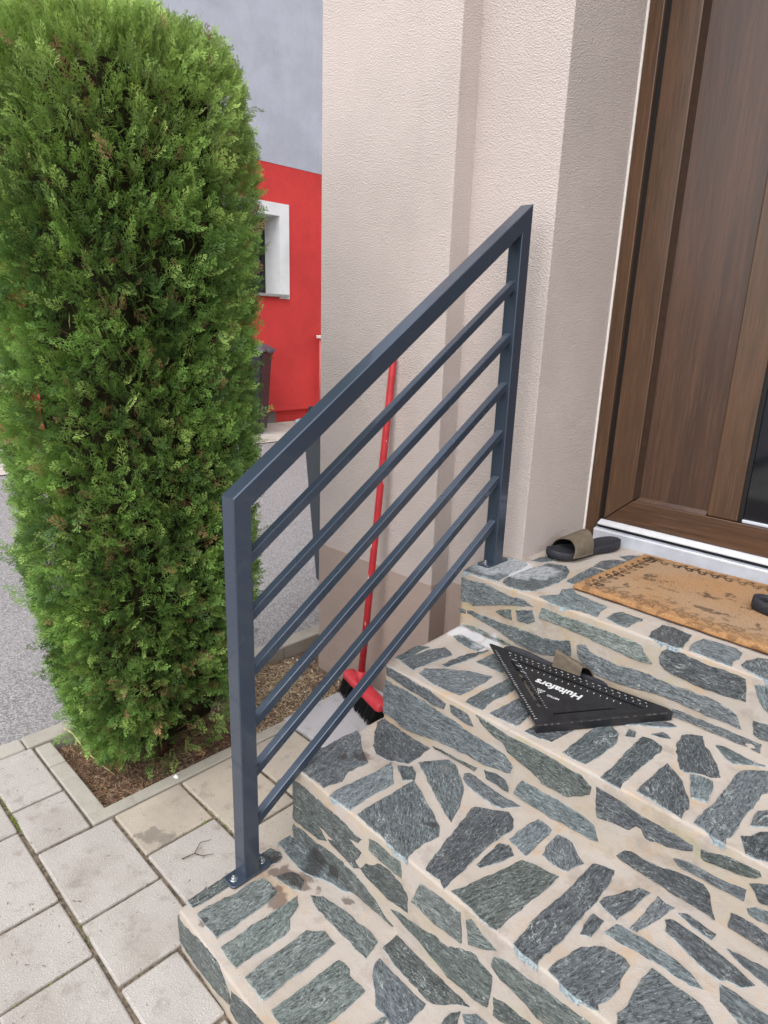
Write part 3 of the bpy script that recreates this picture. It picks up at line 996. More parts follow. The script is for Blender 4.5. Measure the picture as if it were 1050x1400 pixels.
# ------------------------------------------------------------------ coir doormat
FLc, BLc, BRc, FRc = [np.array(c) for c in ((.287, 1.050), (.316, 1.436), (.905, 1.470), (.885, 1.036))]
def mat_pt(s, t):
    s, t = np.asarray(s)[..., None], np.asarray(t)[..., None]
    return FLc * (1 - s) * (1 - t) + FRc * s * (1 - t) + BLc * (1 - s) * t + BRc * s * t
mat_thing = tag(empty('doormat'), 'worn orange-brown coir doormat with black leaf garland border before the door', 'doormat')
def ink(s, t):
    """black print of the mat: garland of leaf pairs near the edges, faded scroll in the middle (metres)"""
    best = 0.0
    for d, a, L, keep in ((s, t, .4, .95), (.4 - t, s, .6, .9), (.6 - s, t, .4, .8), (t, s, .6, .42)):
        y = d - .040
        if abs(y) > .024 or a < .022 or a > L - .022:
            continue
        p = .036
        x = (a % p) - p / 2
        v = 0.0
        for cx, cy, ang in ((-.006, .0085, .8), (.007, -.0085, -.8)):
            dx, dy = x - cx, y - cy
            u = dx * math.cos(ang) + dy * math.sin(ang)
            w = -dx * math.sin(ang) + dy * math.cos(ang)
            e = math.sqrt((u / .0135) ** 2 + (w / .0078) ** 2)
            if .42 < e < 1.22:
                v = 1.0
        if abs(y) < .002:
            v = 1.0
        wear = .6 + .7 * noise.noise(Vector((s * 16, t * 16, 2)))
        best = max(best, v * keep * min(1, max(.2, wear + .25)))
    if .09 < s < .54 and .08 < t < .30:                       # what is left of a line of lettering
        n = noise.noise(Vector((s * 24, t * 34, 5))) + .55 * noise.noise(Vector((s * 90, t * 110, 8)))
        band = max(0.0, 1 - abs(t - .215 + .05 * (s - .3)) / .05) + .8 * max(0.0, 1 - abs(t - .11) / .035)
        best = max(best, min(.62, max(0.0, (n * .9 + band * .42 - .42) * 2.2)))
    if t < .09 and noise.noise(Vector((s * 40, t * 60, 9))) > .22:
        best = max(best, .35)
    return best


c_or, c_pale, c_dk, c_ink = lin(178, 136, 95), lin(172, 144, 116), lin(118, 76, 44), lin(46, 41, 40)
def coir_colour(s, t):
    e = min(s * .6, (1 - s) * .6, t * .4, (1 - t) * .4)
    pl = (.5 + .9 * noise.noise(Vector((s * 3.2, t * 2.6, 3)))) * min(1, e / .05) + (.18 if e > .05 else 0)
    pl = min(1, max(0, pl))
    return c_or * (1 - pl) + c_pale * pl
NS, NTT = 300, 200
V, C, F = [], [], []
for top in (0, 1):
    for j in range(NTT + 1):
        for i in range(NS + 1):
            s, t = i / NS, j / NTT
            q = mat_pt(s, t) + (np.array((noise.noise(Vector((0, t * 9, 4))) * .003 if i in (0, NS) else 0, noise.noise(Vector((s * 12, 0, 7))) * .004 if j in (0, NTT) else 0)))
            z0 = tz(4, q[0], q[1]) + .0045
            e = min(s * .6, (1 - s) * .6, t * .4, (1 - t) * .4)
            h = .004 + .0085 * min(1, e / .006) + .0012 * noise.noise(Vector((s * 7, t * 5, 1))) + .0016 * noise.noise(Vector((s * 190, t * 130, 1)))
            V.append((q[0], q[1], z0 + (h if top else 0)))
            if top:
                c = coir_colour(s, t) * (.8 + .3 * noise.noise(Vector((s * 260, t * 170, 6))))
                k = ink(s * .6, t * .4)
                C.append(c * (1 - k) + c_ink * k)
            else:
                C.append(c_dk)
nn = (NS + 1) * (NTT + 1)
for top in (0, 1):
    for j in range(NTT) if top else ():
        for i in range(NS):
            a = top * nn + j * (NS + 1) + i
            F.append((a, a + 1, a + NS + 2, a + NS + 1))
for i in range(NS):
    F.append((i, i + 1, nn + i + 1, nn + i))
    b = NTT * (NS + 1) + i
    F.append((b + 1, b, nn + b, nn + b + 1))
for j in range(NTT):
    a = j * (NS + 1)
    F.append((a + NS + 1, a, nn + a, nn + a + NS + 1))
    b = a + NS
    F.append((b, b + NS + 1, nn + b + NS + 1, nn + b))
F.append((0, NTT * (NS + 1), nn - 1, NS))
col_mesh('mat_body', np.array(V), np.array(F), np.array(C), M['coir_base'], mat_thing)

NFB = 60000
ss = rng.random(NFB)
tt = rng.random(NFB)
base = mat_pt(ss, tt)
ang = rng.random(NFB) * 2 * np.pi
lean = rng.uniform(.3, 1.4, NFB)
ln_ = rng.uniform(.0025, .006, NFB)
wd = rng.uniform(.00035, .0007, NFB)
dirv = np.stack([np.cos(ang) * np.cos(lean * .9), np.sin(ang) * np.cos(lean * .9), np.sin(lean * .9) * .75], 1)
side = np.stack([-np.sin(ang), np.cos(ang), np.zeros(NFB)], 1)
zb_ = STEP_Z[4] + STEP_S[4] * base[:, 0] + STEP_D[4] * (base[:, 1] - STEP_Y[4]) + .0045 + .0105
P0 = np.concatenate([base, zb_[:, None]], 1)
edge = np.minimum(np.minimum(ss * .6, (1 - ss) * .6), np.minimum(tt * .4, (1 - tt) * .4))
P0[:, 2] -= np.clip(.006 - edge, 0, 1) * 1.0
P1 = P0 + dirv * ln_[:, None]
V = np.stack([P0 - side * wd[:, None], P0 + side * wd[:, None], P1 + side * wd[:, None] * .6, P1 - side * wd[:, None] * .6], 1).reshape(-1, 3)
F = np.arange(NFB * 4).reshape(-1, 4)
cc = np.array([coir_colour(a_, b_) for a_, b_ in zip(ss, tt)])
mixd = (rng.random(NFB) ** 2)[:, None] * .9
cc = cc * (1 - mixd) + c_dk * mixd
inkv = np.array([ink(a * .6, b * .4) for a, b in zip(ss, tt)])
hit_ = (rng.random(NFB) < inkv)[:, None]
cc = np.where(hit_, c_ink * rng.uniform(.6, 1.7, NFB)[:, None], cc)
tag(col_mesh('coir_pile', V, F, np.repeat(cc, 4, 0), M['coir'], mat_thing), kind='stuff')

# ------------------------------------------------------------------ slide sandals
def foot(t):
    """half widths (inner, outer) of the sole at t, 0 heel .. 1 toe"""
    k = [(0, .0), (.015, .016), (.05, .026), (.12, .034), (.22, .037), (.36, .034), (.5, .036), (.64, .044), (.76, .048), (.86, .046), (.94, .036), (.985, .02), (1, .0)]
    for (a, va), (b, vb) in zip(k, k[1:]):
        if a <= t <= b:
            f = (t - a) / (b - a)
            return va + (vb - va) * f
    return 0.0

def sandal(loc, rz, label, ribs=False, text=False):
    root = tag(empty('sandal', loc), label, 'sandal', 'slide sandals left on the steps')
    root.rotation_euler = (0, 0, rz)
    L = .287
    ts = [0, .015, .05, .09, .15, .22, .3, .4, .5, .58, .66, .74, .81, .87, .92, .96, .985, 1]
    outl = [(t * L, foot(t) * .93) for t in ts] + [(t * L, -foot(t) * 1.03) for t in ts[-2:0:-1]]
    def ht(x):
        t = x / L
        return .034 - .012 * min(1, t / .55) + .010 * max(0, (t - .75) / .25) ** 2
    rings = [(shrink(outl, .005), lambda x: .0 + .006 * max(0, (x / L - .8) / .2) ** 2), (shrink(outl, .001), lambda x: .005 + .006 * max(0, (x / L - .8) / .2) ** 2), (outl, lambda x: ht(x) * .55), (shrink(outl, .001), lambda x: ht(x) - .002),
             (shrink(outl, .004), ht), (shrink(outl, .008), lambda x: ht(x) - .002), (shrink(outl, .012), lambda x: ht(x) - .007)]
    n = len(outl)
    V, F = [], []
    for R_, z in rings:
        for x, y in R_:
            V.append((x, y, z(x)))
    for k in range(len(rings) - 1):
        for q in range(n):
            F.append((k * n + q, k * n + (q + 1) % n, (k + 1) * n + (q + 1) % n, (k + 1) * n + q))
    F = [f[::-1] for f in F]
    F.append(tuple(range(n)))
    m = len(ts)
    top = (len(rings) - 1) * n
    for q in range(m - 1):                                   # footbed strips across the foot
        a, b = top + q, top + q + 1
        c, d = top + (n - q) % n, top + (n - q - 1) % n
        f = [a, b, d, c]
        f = [v for i_, v in enumerate(f) if v not in f[:i_]]
        if len(f) > 2:
            F.append(tuple(f)[::-1])
    so = mesh('sole', V, F, M['sole'], root, smooth=True)
    if ribs:
        V, F = [], []
        for k in range(15):
            x = .02 + .0105 * k
            w = foot(x / L) - .014
            if w < .006:
                continue
            for a in (0, 1):
                xx = x + a * .0045
                for yy, dz in ((-w, 0), (-w * .6, .0022), (w * .5, .0022), (w * .9, 0)):
                    V.append((xx + yy * .35, yy, ht(xx) - .0068 + dz + (.0012 if a else 0)))
            b = len(V) - 8
            for q in range(3):
                F.append((b + q, b + 4 + q, b + 5 + q, b + 1 + q))
        mesh('footbed_ribs', V, F, M['sole'], so)
    def sp(u, v, off):
        """strap surface: u 0 rear .. 1 front, v -1 .. 1 round the foot"""
        a = v * math.pi / 2
        t0 = .50 + .02 * abs(v)
        t1 = .84 - .10 * (1 - abs(v)) ** .8 - .02 * abs(v)
        t = t0 + (t1 - t0) * u
        w = foot(t) + .002 + off
        hh = (.074 - .024 * u) + off
        z0 = .010
        yy = math.sin(a) * w * (1 if v > 0 else 1.06)
        zz = z0 + (hh - z0) * (max(0, math.cos(a)) ** .72)
        return (t * L, yy * (.96 if v > 0 else 1.0), zz)
    NU, NV = 14, 84
    V, F = [], []
    for off in (0, .0038):
        for i in range(NU + 1):
            for j in range(NV + 1):
                V.append(sp(i / NU, -1 + 2 * j / NV, off))
    k0 = (NU + 1) * (NV + 1)
    I = []
    for lay in (0, 1):
        for i in range(NU):
            for j in range(NV):
                a = lay * k0 + i * (NV + 1) + j
                f = (a, a + 1, a + NV + 2, a + NV + 1)
                F.append(f if not lay else f[::-1])
                I.append(0 if lay else 1)
    for j in range(NV):
        for r0 in (0, NU * (NV + 1)):
            F.append((r0 + j, r0 + j + 1, k0 + r0 + j + 1, k0 + r0 + j))
            I.append(0)
    for i in range(NU):
        for r0 in (0, NV):
            a = i * (NV + 1) + r0
            F.append((a, a + NV + 1, k0 + a + NV + 1, k0 + a))
            I.append(0)
    st = mesh('strap', V, F, [M['strap'], M['lining']], root, smooth=True, idx=I)
    if text:
        tm = text_mesh('strap_lettering', 'GI', .016, M['print_white'], st, Matrix.Identity(4), .0006)
        for v in tm.data.vertices:
            x, y, z = v.co
            v.co = sp(min(1, max(0, .30 + y / .075)), text * (.56 - x / .085), .0042 + z * .4)
    return root

tzz = lambda i, x, y: tz(i, x, y) + .0035
toe, heel = Vector((.125, 1.195)), Vector((.215, 1.468))
d_ = toe - heel
sandal((heel.x, heel.y, tzz(4, .17, 1.33)), math.atan2(d_.y, d_.x), 'khaki strapped black sandal beside the door recess wall, left of the doormat')
sandal((.672, 1.262, tzz(4, .7, 1.24) + .014), math.radians(-6), 'black sandal with ribbed footbed lying on the doormat at the picture edge', ribs=True)
sandal_under = sandal((.207, .860, tzz(3, .33, .87)), math.radians(3), 'khaki strapped sandal half hidden beneath the black speed square', text=1)

# ------------------------------------------------------------------ speed square
sq = tag(empty('speed_square'), 'black triangular carpenter speed square lying on the stone step', 'square tool')
LQ = .327
Bq = Vector((.4385, .6500, tz(3, .44, .65) + .0225))
Cq = Vector((.6315, .9160, tz(3, .63, .916) + .0225))
Aq = Vector((.186, .862, .5055))
e1 = (Cq - Bq).normalized()
e2 = (Aq - Bq)
e2 = (e2 - e1 * e2.dot(e1)).normalized()
e3 = e1.cross(e2)
FQ = Matrix(((e1.x, e2.x, e3.x, Bq.x), (e1.y, e2.y, e3.y, Bq.y), (e1.z, e2.z, e3.z, Bq.z), (0, 0, 0, 1)))
# the tool lies on that sandal and presses its soft strap flat
FQi = FQ.inverted()
mr = Matrix.Translation(sandal_under.location) @ Matrix.Rotation(math.radians(3), 4, 'Z')
mri = mr.inverted()
def press(o):
    inner = len(o.data.vertices) // 2 if o.name.startswith('strap') and 'lettering' not in o.name else 0
    for v in o.data.vertices:
        w = FQ.inverted() @ (mr @ v.co)
        beyond = (w.x + w.y - LQ) * .7071                     # > 0 behind the long edge of the tool
        lim = -.0062 + (max(0, beyond) * 6.0 if beyond > 0 else 0) + ((.007 if beyond > 0 else .0009) if 'lettering' in o.name else 0) - (.0045 if v.index < inner else 0)
        if w.z > lim:
            w.z = lim - .0002 * min(20, (w.z - lim) * 100)
            v.co = mri @ (FQ @ w)
    for c in o.children:
        press(c)
for c in list(sandal_under.children):
    press(c)
def plate_with_holes(name, outer, holes, z0, z1, mat, parent):
    loops = [outer] + holes
    tri = tessellate_polygon([[Vector((x, y, 0)) for x, y in lp] for lp in loops])
    flat = [q for lp in loops for q in lp]
    n = len(flat)
    V = [FQ @ Vector((x, y, z1)) for x, y in flat] + [FQ @ Vector((x, y, z0)) for x, y in flat]
    F = []
    for t in tri:
        a = flat[t[0]]; b = flat[t[1]]; c = flat[t[2]]
        up = (b[0] - a[0]) * (c[1] - a[1]) - (c[0] - a[0]) * (b[1] - a[1]) > 0
        t = tuple(t) if up else tuple(t)[::-1]
        F.append(t)
        F.append(tuple(n + q for q in t[::-1]))
    o = 0
    for lp in loops:
        m = len(lp)
        for q in range(m):
            a, b = o + q, o + (q + 1) % m
            F.append((a, n + a, n + b, b))
        o += m
    ob = mesh(name, V, F, mat, parent)
    bm = bmesh.new()
    bm.from_mesh(ob.data)
    bmesh.ops.recalc_face_normals(bm, faces=bm.faces)
    bm.to_mesh(ob.data)
    bm.free()
    return ob
outer = [(.0, .0), (LQ, .0), (LQ - .004, .007), (.008, LQ - .004), (.0, LQ)]
teeth = [(.036, .225)]
for k in range(14):
    teeth += [(.036 + (.004 if k % 2 else 0), .215 - .0115 * k)]
teeth += [(.036, .052), (.028, .052), (.028, .240), (.033, .240)]
slot_leg = teeth
def hs_(t, d):                                           # point along the hypotenuse (t) offset inwards (d)
    return (LQ * t - d * .7071, LQ * (1 - t) - d * .7071)
slot_hyp = [hs_(.20, .030), hs_(.90, .030), hs_(.885, .036), hs_(.23, .036)]
slot_fl = [(.050, .020), (.205, .020), (.190, .0245), (.053, .0245)]
plate = plate_with_holes('plate', outer, [slot_leg, slot_hyp, slot_fl], -.0045, 0, M['square'], sq)
fl = bmesh.new()
bmf = box_bm((-.001, LQ, -.0125, -.0005, -.0205, .0006))
bevel_bm(bmf, .0009, 2)
for v in bmf.verts:
    v.co = FQ @ v.co
bm_obj('fence', bmf, M['square'], sq)
# worn bright edge along the fence
V, F = [], []
for k in range(26):
    a = random.random() ** 1.3 * .31
    w = random.uniform(.002, .012)
    q = [(a, -.0126, -.0001), (a + w, -.0126, -.0001), (a + w, -.0105, .0008), (a, -.0105, .0008)]
    b = len(V)
    V += [FQ @ Vector(c) for c in q]
    F.append((b, b + 1, b + 2, b + 3))
mesh('worn_edge', V, F, M['bare'], sq)
V, F = [], []
def dash(x, y, ang, l, w):
    b = len(V)
    c, s = math.cos(ang), math.sin(ang)
    for a, d in ((-l, -w), (l, -w), (l, w), (-l, w)):
        V.append(FQ @ Vector((x + a * c - d * s, y + a * s + d * c, .0003)))
    F.append((b, b + 1, b + 2, b + 3))
for k in range(34):
    dash(.006, .012 + k * .0085, 0, .0022 if k % 5 else .0034, .0007)
    if k < 24 and k > 1:
        dash(.0455, .046 + (k - 2) * .0085, 0, .0015, .0006)
for k in range(23):
    t = .14 + k * .034
    x, y = hs_(t, .009)
    dash(x, y, -math.pi / 4, .0022 if k % 3 else .0036, .0008)
    x, y = hs_(t + .012, .020)
    dash(x, y, math.pi / 4, .0024, .0006)
    if 2 < k < 20:
        x, y = hs_(t, .047)
        dash(x, y, math.pi / 4, .0028, .0007)
for t in (.19, .235, .28):
    x, y = hs_(t, .032 + (t - .19) * .4)
    dash(x, y, -math.pi / 4, .008, .0006)
tag(mesh('scale_marks', V, F, M['print_white'], plate), kind='stuff')
def tframe(a, b, dx=-1, dy=1):
    d = Vector((dx, dy, 0)).normalized()
    u = Vector((-d.y, d.x, 0))
    loc = Matrix(((d.x, u.x, 0, a), (d.y, u.y, 0, b), (0, 0, 1, .0005), (0, 0, 0, 1)))
    return FQ @ loc
text_mesh('lettering', 'Hultafors', .0305, M['print_white'], plate, tframe(.109, .115), .0009, .18)
text_mesh('lettering', 'METRIC', .0088, M['print_white'], plate, tframe(.078, .082), .0001, 0)
V, F = [], []
Lc = tframe(.0560, .1080)
for rr in (.0125, .0098):
    for k in range(3):
        a = math.pi / 2 + 2 * math.pi * k / 3
        V.append(Lc @ Vector((rr * math.cos(a), rr * math.sin(a), 0)))
for k in range(3):
    F.append((k, (k + 1) % 3, 3 + (k + 1) % 3, 3 + k))
b = len(V)
for q in ((-.0038, -.0032), (-.0006, -.0032), (.0016, .003), (-.0008, .003)):
    V.append(Lc @ Vector((*q, 0)))
F.append((b, b + 1, b + 2, b + 3))
b = len(V)
for q in ((.001, -.0032), (.0042, -.0032), (.0034, .0002), (.002, .0012)):
    V.append(Lc @ Vector((*q, 0)))
F.append((b, b + 1, b + 2, b + 3))
mesh('emblem', V, F, M['print_white'], plate)

# ------------------------------------------------------------------ broom
broom = tag(empty('broom'), 'red broom with black bristles leaning against the house wall', 'broom')
hb, htp = Vector((-.4205, .9400, .108)), Vector((-.4086, 1.037, 1.225))
tube('handle', [hb, hb.lerp(htp, .33), hb.lerp(htp, .66), hb.lerp(htp, .985), htp], [.0122, .012, .012, .012, .007], M['broom_red'], broom, 16)
hc = Vector((-.388, .925, 0))
hx = Vector((.245, -.068, 0)).normalized()
hy = Vector((-hx.y, hx.x, 0))
tilt = .16
def hp(a, b, c):
    """broom head frame, tipped a little towards the wall"""
    return hc + hx * a + hy * (b * math.cos(tilt) - (c - .06) * math.sin(tilt) * -1) + Vector((0, 0, c * math.cos(tilt) + b * math.sin(tilt) * -.4))
V, F = [], []
prof = [(-.024, .066), (-.026, .072), (-.024, .086), (-.018, .092), (.018, .094), (.024, .088), (.026, .074), (.024, .066)]
sec = [(-.133, .55), (-.130, .8), (-.12, .96), (-.06, 1), (.06, 1), (.12, .96), (.130, .8), (.133, .55)]
for a, k in sec:
    for b, c in prof:
        V.append(hp(a, b * k, .066 + (c - .066) * (.5 + .5 * k)))
m = len(prof)
for i in range(len(sec) - 1):
    for q in range(m):
        F.append((i * m + q, i * m + (q + 1) % m, (i + 1) * m + (q + 1) % m, (i + 1) * m + q))
F.append(tuple(range(m))[::-1])
F.append(tuple((len(sec) - 1) * m + q for q in range(m)))
hd = mesh('head', V, F, M['broom_head'], broom, smooth=True)
bmn = bmesh.new(); bmn.from_mesh(hd.data); bmesh.ops.recalc_face_normals(bmn, faces=bmn.faces); bmn.to_mesh(hd.data); bmn.free()
tube('socket', [hb - (htp - hb).normalized() * .03, hb + (htp - hb).normalized() * .022], [.0185, .0155], M['broom_head'], hd, 16)
NB = 2600
V, F = [], []
for k in range(NB):
    a = random.uniform(-.126, .126)
    b = random.uniform(-.022, .022)
    fl_ = 1.0 + random.uniform(.12, .32)
    p0 = hp(a, b, .069)
    p1 = hp(a * (1.0 + .07 * random.random()) + random.uniform(-.005, .005), b * fl_ * 1.25 + random.uniform(-.004, .004), 0)
    p1.z = random.uniform(.006, .013)
    s = Vector((random.uniform(-1, 1), random.uniform(-1, 1), 0)).normalized() * .0008
    md = p0.lerp(p1, .5) + Vector((random.uniform(-.002, .002), random.uniform(-.002, .002), 0))
    q = len(V)
    V += [p0 - s, p0 + s, md + s, md - s, p1 + s * .7, p1 - s * .7]
    F += [(q, q + 1, q + 2, q + 3), (q + 3, q + 2, q + 4, q + 5)]
tag(mesh('bristles', V, F, M['bristle'], broom), kind='stuff')

# ------------------------------------------------------------------ bins
def wheelie(name, cx, cy, w, d, h, rz, body, lid, label, lidmat_over=.03, handle=True):
    root = tag(empty(name, (cx, cy, -.012)), label, 'bin')
    root.rotation_euler = (0, 0, rz)
    def frus(nm, w0, d0, z0, w1, d1, z1, mat, par, bev, yo=0):
        bm = bmesh.new()
        lo = [bm.verts.new((sx * w0 / 2, sy * d0 / 2, z0)) for sx, sy in ((-1, -1), (1, -1), (1, 1), (-1, 1))]
        hi = [bm.verts.new((sx * w1 / 2, sy * d1 / 2 + yo, z1)) for sx, sy in ((-1, -1), (1, -1), (1, 1), (-1, 1))]
        bm.faces.new(lo[::-1]); bm.faces.new(hi)
        for q in range(4):
            bm.faces.new((lo[q], lo[(q + 1) % 4], hi[(q + 1) % 4], hi[q]))
        bevel_bm(bm, bev, 3)
        return bm_obj(nm, bm, M[mat], par)
    frus('body', w * .80, d * .72, .03, w * .96, d * .96, h * .9, body, root, .018)
    frus('rim', w * 1.0, d * 1.0, h * .862, w * 1.02, d * 1.02, h * .905, body, root, .008)
    ld = frus('lid', w * 1.08, d * 1.08, h * .907, w * 1.07, d * 1.07, h * .94, lid, root, .012)
    frus('lid_dome', w * 1.0, d * 1.0, h * .938, w * .74, d * .74, h * .985, lid, ld, .014)
    if handle:
        box('lid_handle', (-w * .3, w * .3, -d * .60, -d * .54, h * .90, h * .935), M[lid], ld, .006)
        for sx in (-1, 1):
            disc('hinge', (sx * w * .2, d * .5, h * .955), .03, .05, 10, M['gasket'], ld, .004)
    for sx in (-1, 1):
        wv = [(sx * w * .44, d * .36 + .10 * math.cos(a), .10 + .10 * math.sin(a)) for a in [2 * math.pi * q / 20 for q in range(20)]]
        prism('wheel', wv, (sx * .05, 0, 0), M['gasket'], root, .006, 1)
    return root
wheelie('wheelie_bin', -5.70, 4.02, .48, .54, 1.07, math.radians(90 + 40), 'bin_dark', 'bin_lid', 'dark wheelie bin with grey lid by the red house behind the hedge')
bin2 = wheelie('wheelie_bin', -1.205, 1.70, .50, .44, .93, math.radians(2), 'bin_grey', 'bin_pale', 'slate grey bin peeping out behind the corner of the beige house', handle=False)

for c_ in bin2.children:
    if c_.name.startswith('lid'):
        box('lid_handle', (-.29, -.20, -.13, -.05, .875, .925), M['gasket'], c_, .006)
        break

# ------------------------------------------------------------------ the neighbouring house
nb = tag(empty('neighbour_house'), 'neighbouring house rendered red below and grey above with white framed window', 'house')
NX = -6.085
WY0, WY1, WZ0, WZ1 = 3.72, 4.81, 1.635, 2.565
def nbox(nm, b, mat, par=nb, bev=0):
    return box(nm, b, M[mat], par, bev)
Y0n, Y1n = 1.4, 12.0
nbox('red_wall', (NX - .36, NX, Y0n, WY0, .152, 3.14), 'red_wall')
nbox('red_wall', (NX - .36, NX, WY1, Y1n, .152, 3.14), 'red_wall')
nbox('red_wall', (NX - .359, NX - .0006, WY0, WY1, .152, WZ0), 'red_wall')
nbox('red_wall', (NX - .359, NX - .0006, WY0, WY1, WZ1, 3.14), 'red_wall')
nbox('upper_wall', (NX - .36, NX + .004, Y0n - .002, Y1n + .002, 3.141, 6.4), 'grey_wall')
nbox('rear_wall', (NX - 6.0, NX - .362, Y0n + .01, Y1n - .01, -.1, 6.39), 'grey_wall')
nbox('plinth', (NX - .355, NX - .07, Y0n + .004, 4.78, -.12, .151), 'plinth_grey')
nbox('plinth', (NX - .355, NX - .07, 4.78, Y1n - .004, -.12, .151), 'red_wall')
prism('roof', [(NX + .6, Y0n - .5, 6.41), (NX - 3.2, Y0n - .5, 8.3), (NX - 6.6, Y0n - .5, 6.41)], (0, Y1n - Y0n + 1, 0), M['roof'], nb)
win = nbox('window', (NX - .335, NX - .325, WY0 + .03, WY1 - .03, WZ0 + .04, WZ1 - .03), 'pane')
for nm, b in (('frame', (NX - .345, NX - .30, WY1 - .06, WY1, WZ0, WZ1)), ('frame', (NX - .345, NX - .30, WY0, WY0 + .06, WZ0, WZ1)), ('frame', (NX - .344, NX - .301, WY0 + .06, WY1 - .06, WZ1 - .07, WZ1)), ('frame', (NX - .344, NX - .301, WY0 + .06, WY1 - .06, WZ0, WZ0 + .07)), ('frame', (NX - .344, NX - .302, 4.24, 4.30, WZ0 + .07, WZ1 - .07))):
    nbox(nm, b, 'frame_dark', win)
sw = .14
sur = nbox('window_surround', (NX - .299, NX + .022, WY1 - .004, WY1 + sw, WZ0 - .05, WZ1 + sw), 'white_wall')
nbox('window_surround', (NX - .299, NX + .022, WY0 - sw, WY0 + .004, WZ0 - .05, WZ1 + sw), 'white_wall')
nbox('window_surround', (NX - .299, NX + .0215, WY0 + .0045, WY1 - .0045, WZ1 - .004, WZ1 + sw - .0005), 'white_wall')
nbox('window_sill', (NX - .298, NX + .055, WY0 + .005, WY1 + sw - .03, WZ0 - .03, WZ0 + .004), 'sill', nb, .004)
tube('pink_strip', [(NX + .07, 5.445, .0), (NX + .07, 5.445, 1.10)], .028, M['pink'], nb, 12)  # slim pale pink strip with a white cap, modelled as a tube
box('strip_cap', (NX + .03, NX + .12, 5.39, 5.49, 1.10, 1.14), M['white_trim'], nb, .006)

# ------------------------------------------------------------------ thuja
HC = np.array((-.730, .316))
thuja = tag(empty('thuja', (HC[0], HC[1], -.05)), 'tall clipped green thuja filling the left of the picture beside the pavement', 'conifer')
thuja.location = (0, 0, 0)
PROF = [(0.0, .56), (.06, .66), (.18, .80), (.36, .92), (.6, .99), (1.0, 1.03), (1.4, 1.05), (1.7, 1.05), (1.82, 1.05), (1.90, 1.0), (1.95, .88), (1.985, .6), (2.0, .25)]
PZ = np.array([p[0] for p in PROF])
PR = np.array([p[1] for p in PROF])
def hedge_r(th, z):
    c, s = np.abs(np.cos(th)), np.abs(np.sin(th))
    n = 2.9
    return (  .286 / (c ** n + s ** n) ** (1 / n)) * np.interp(z, PZ, PR)
def lump(th, z):
    return np.array([noise.noise(Vector((math.cos(a) * 2.6, math.sin(a) * 2.6, b * 4.2))) * .034 + noise.noise(Vector((math.cos(a) * 8, math.sin(a) * 8, b * 12 + 5))) * .024 for a, b in zip(th, z)])

def frond_template(seed):
    r_ = random.Random(seed)
    K = []
    def kite(p, a, l, w, zc):
        d = (math.cos(a), math.sin(a))
        n = (-d[1], d[0])
        m = .55
        K.append([(p[0], p[1], zc(p[0])), (p[0] + d[0] * l * m + n[0] * w, p[1] + d[1] * l * m + n[1] * w, zc(p[0] + d[0] * l * m) + .004),
                  (p[0] + d[0] * l, p[1] + d[1] * l, zc(p[0] + d[0] * l)), (p[0] + d[0] * l * m - n[0] * w, p[1] + d[1] * l * m - n[1] * w, zc(p[0] + d[0] * l * m) + .004)])
    bend = r_.uniform(-.05, .28)
    zc = lambda x: -bend * x * x
    kite((0, 0), 0, .55, .014, zc)
    kite((.5, 0), 0, .5, .016, zc)
    sgn = 1
    for k in range(9):
        x = .12 + .088 * k + r_.uniform(-.015, .015)
        L = (.40 - .30 * (x - .1)) * r_.uniform(.75, 1.15)
        a = sgn * r_.uniform(.55, .85)
        kite((x, 0), a, L, .0165, zc)
        for q, f in enumerate((.35, .6, .82)):
            if q == 2 and L < .25:
                continue
            b = (x + math.cos(a) * L * f, math.sin(a) * L * f)
            kite(b, a + (1 if q % 2 == 0 else -1) * .62, L * .44 * (1.1 - f * .35), .0150, zc)
            if q == 1:
                kite(b, a + .62, L * .38, .0150, zc)
        sgn = -sgn
    return np.array(K)                                        # (quads, 4, 3)

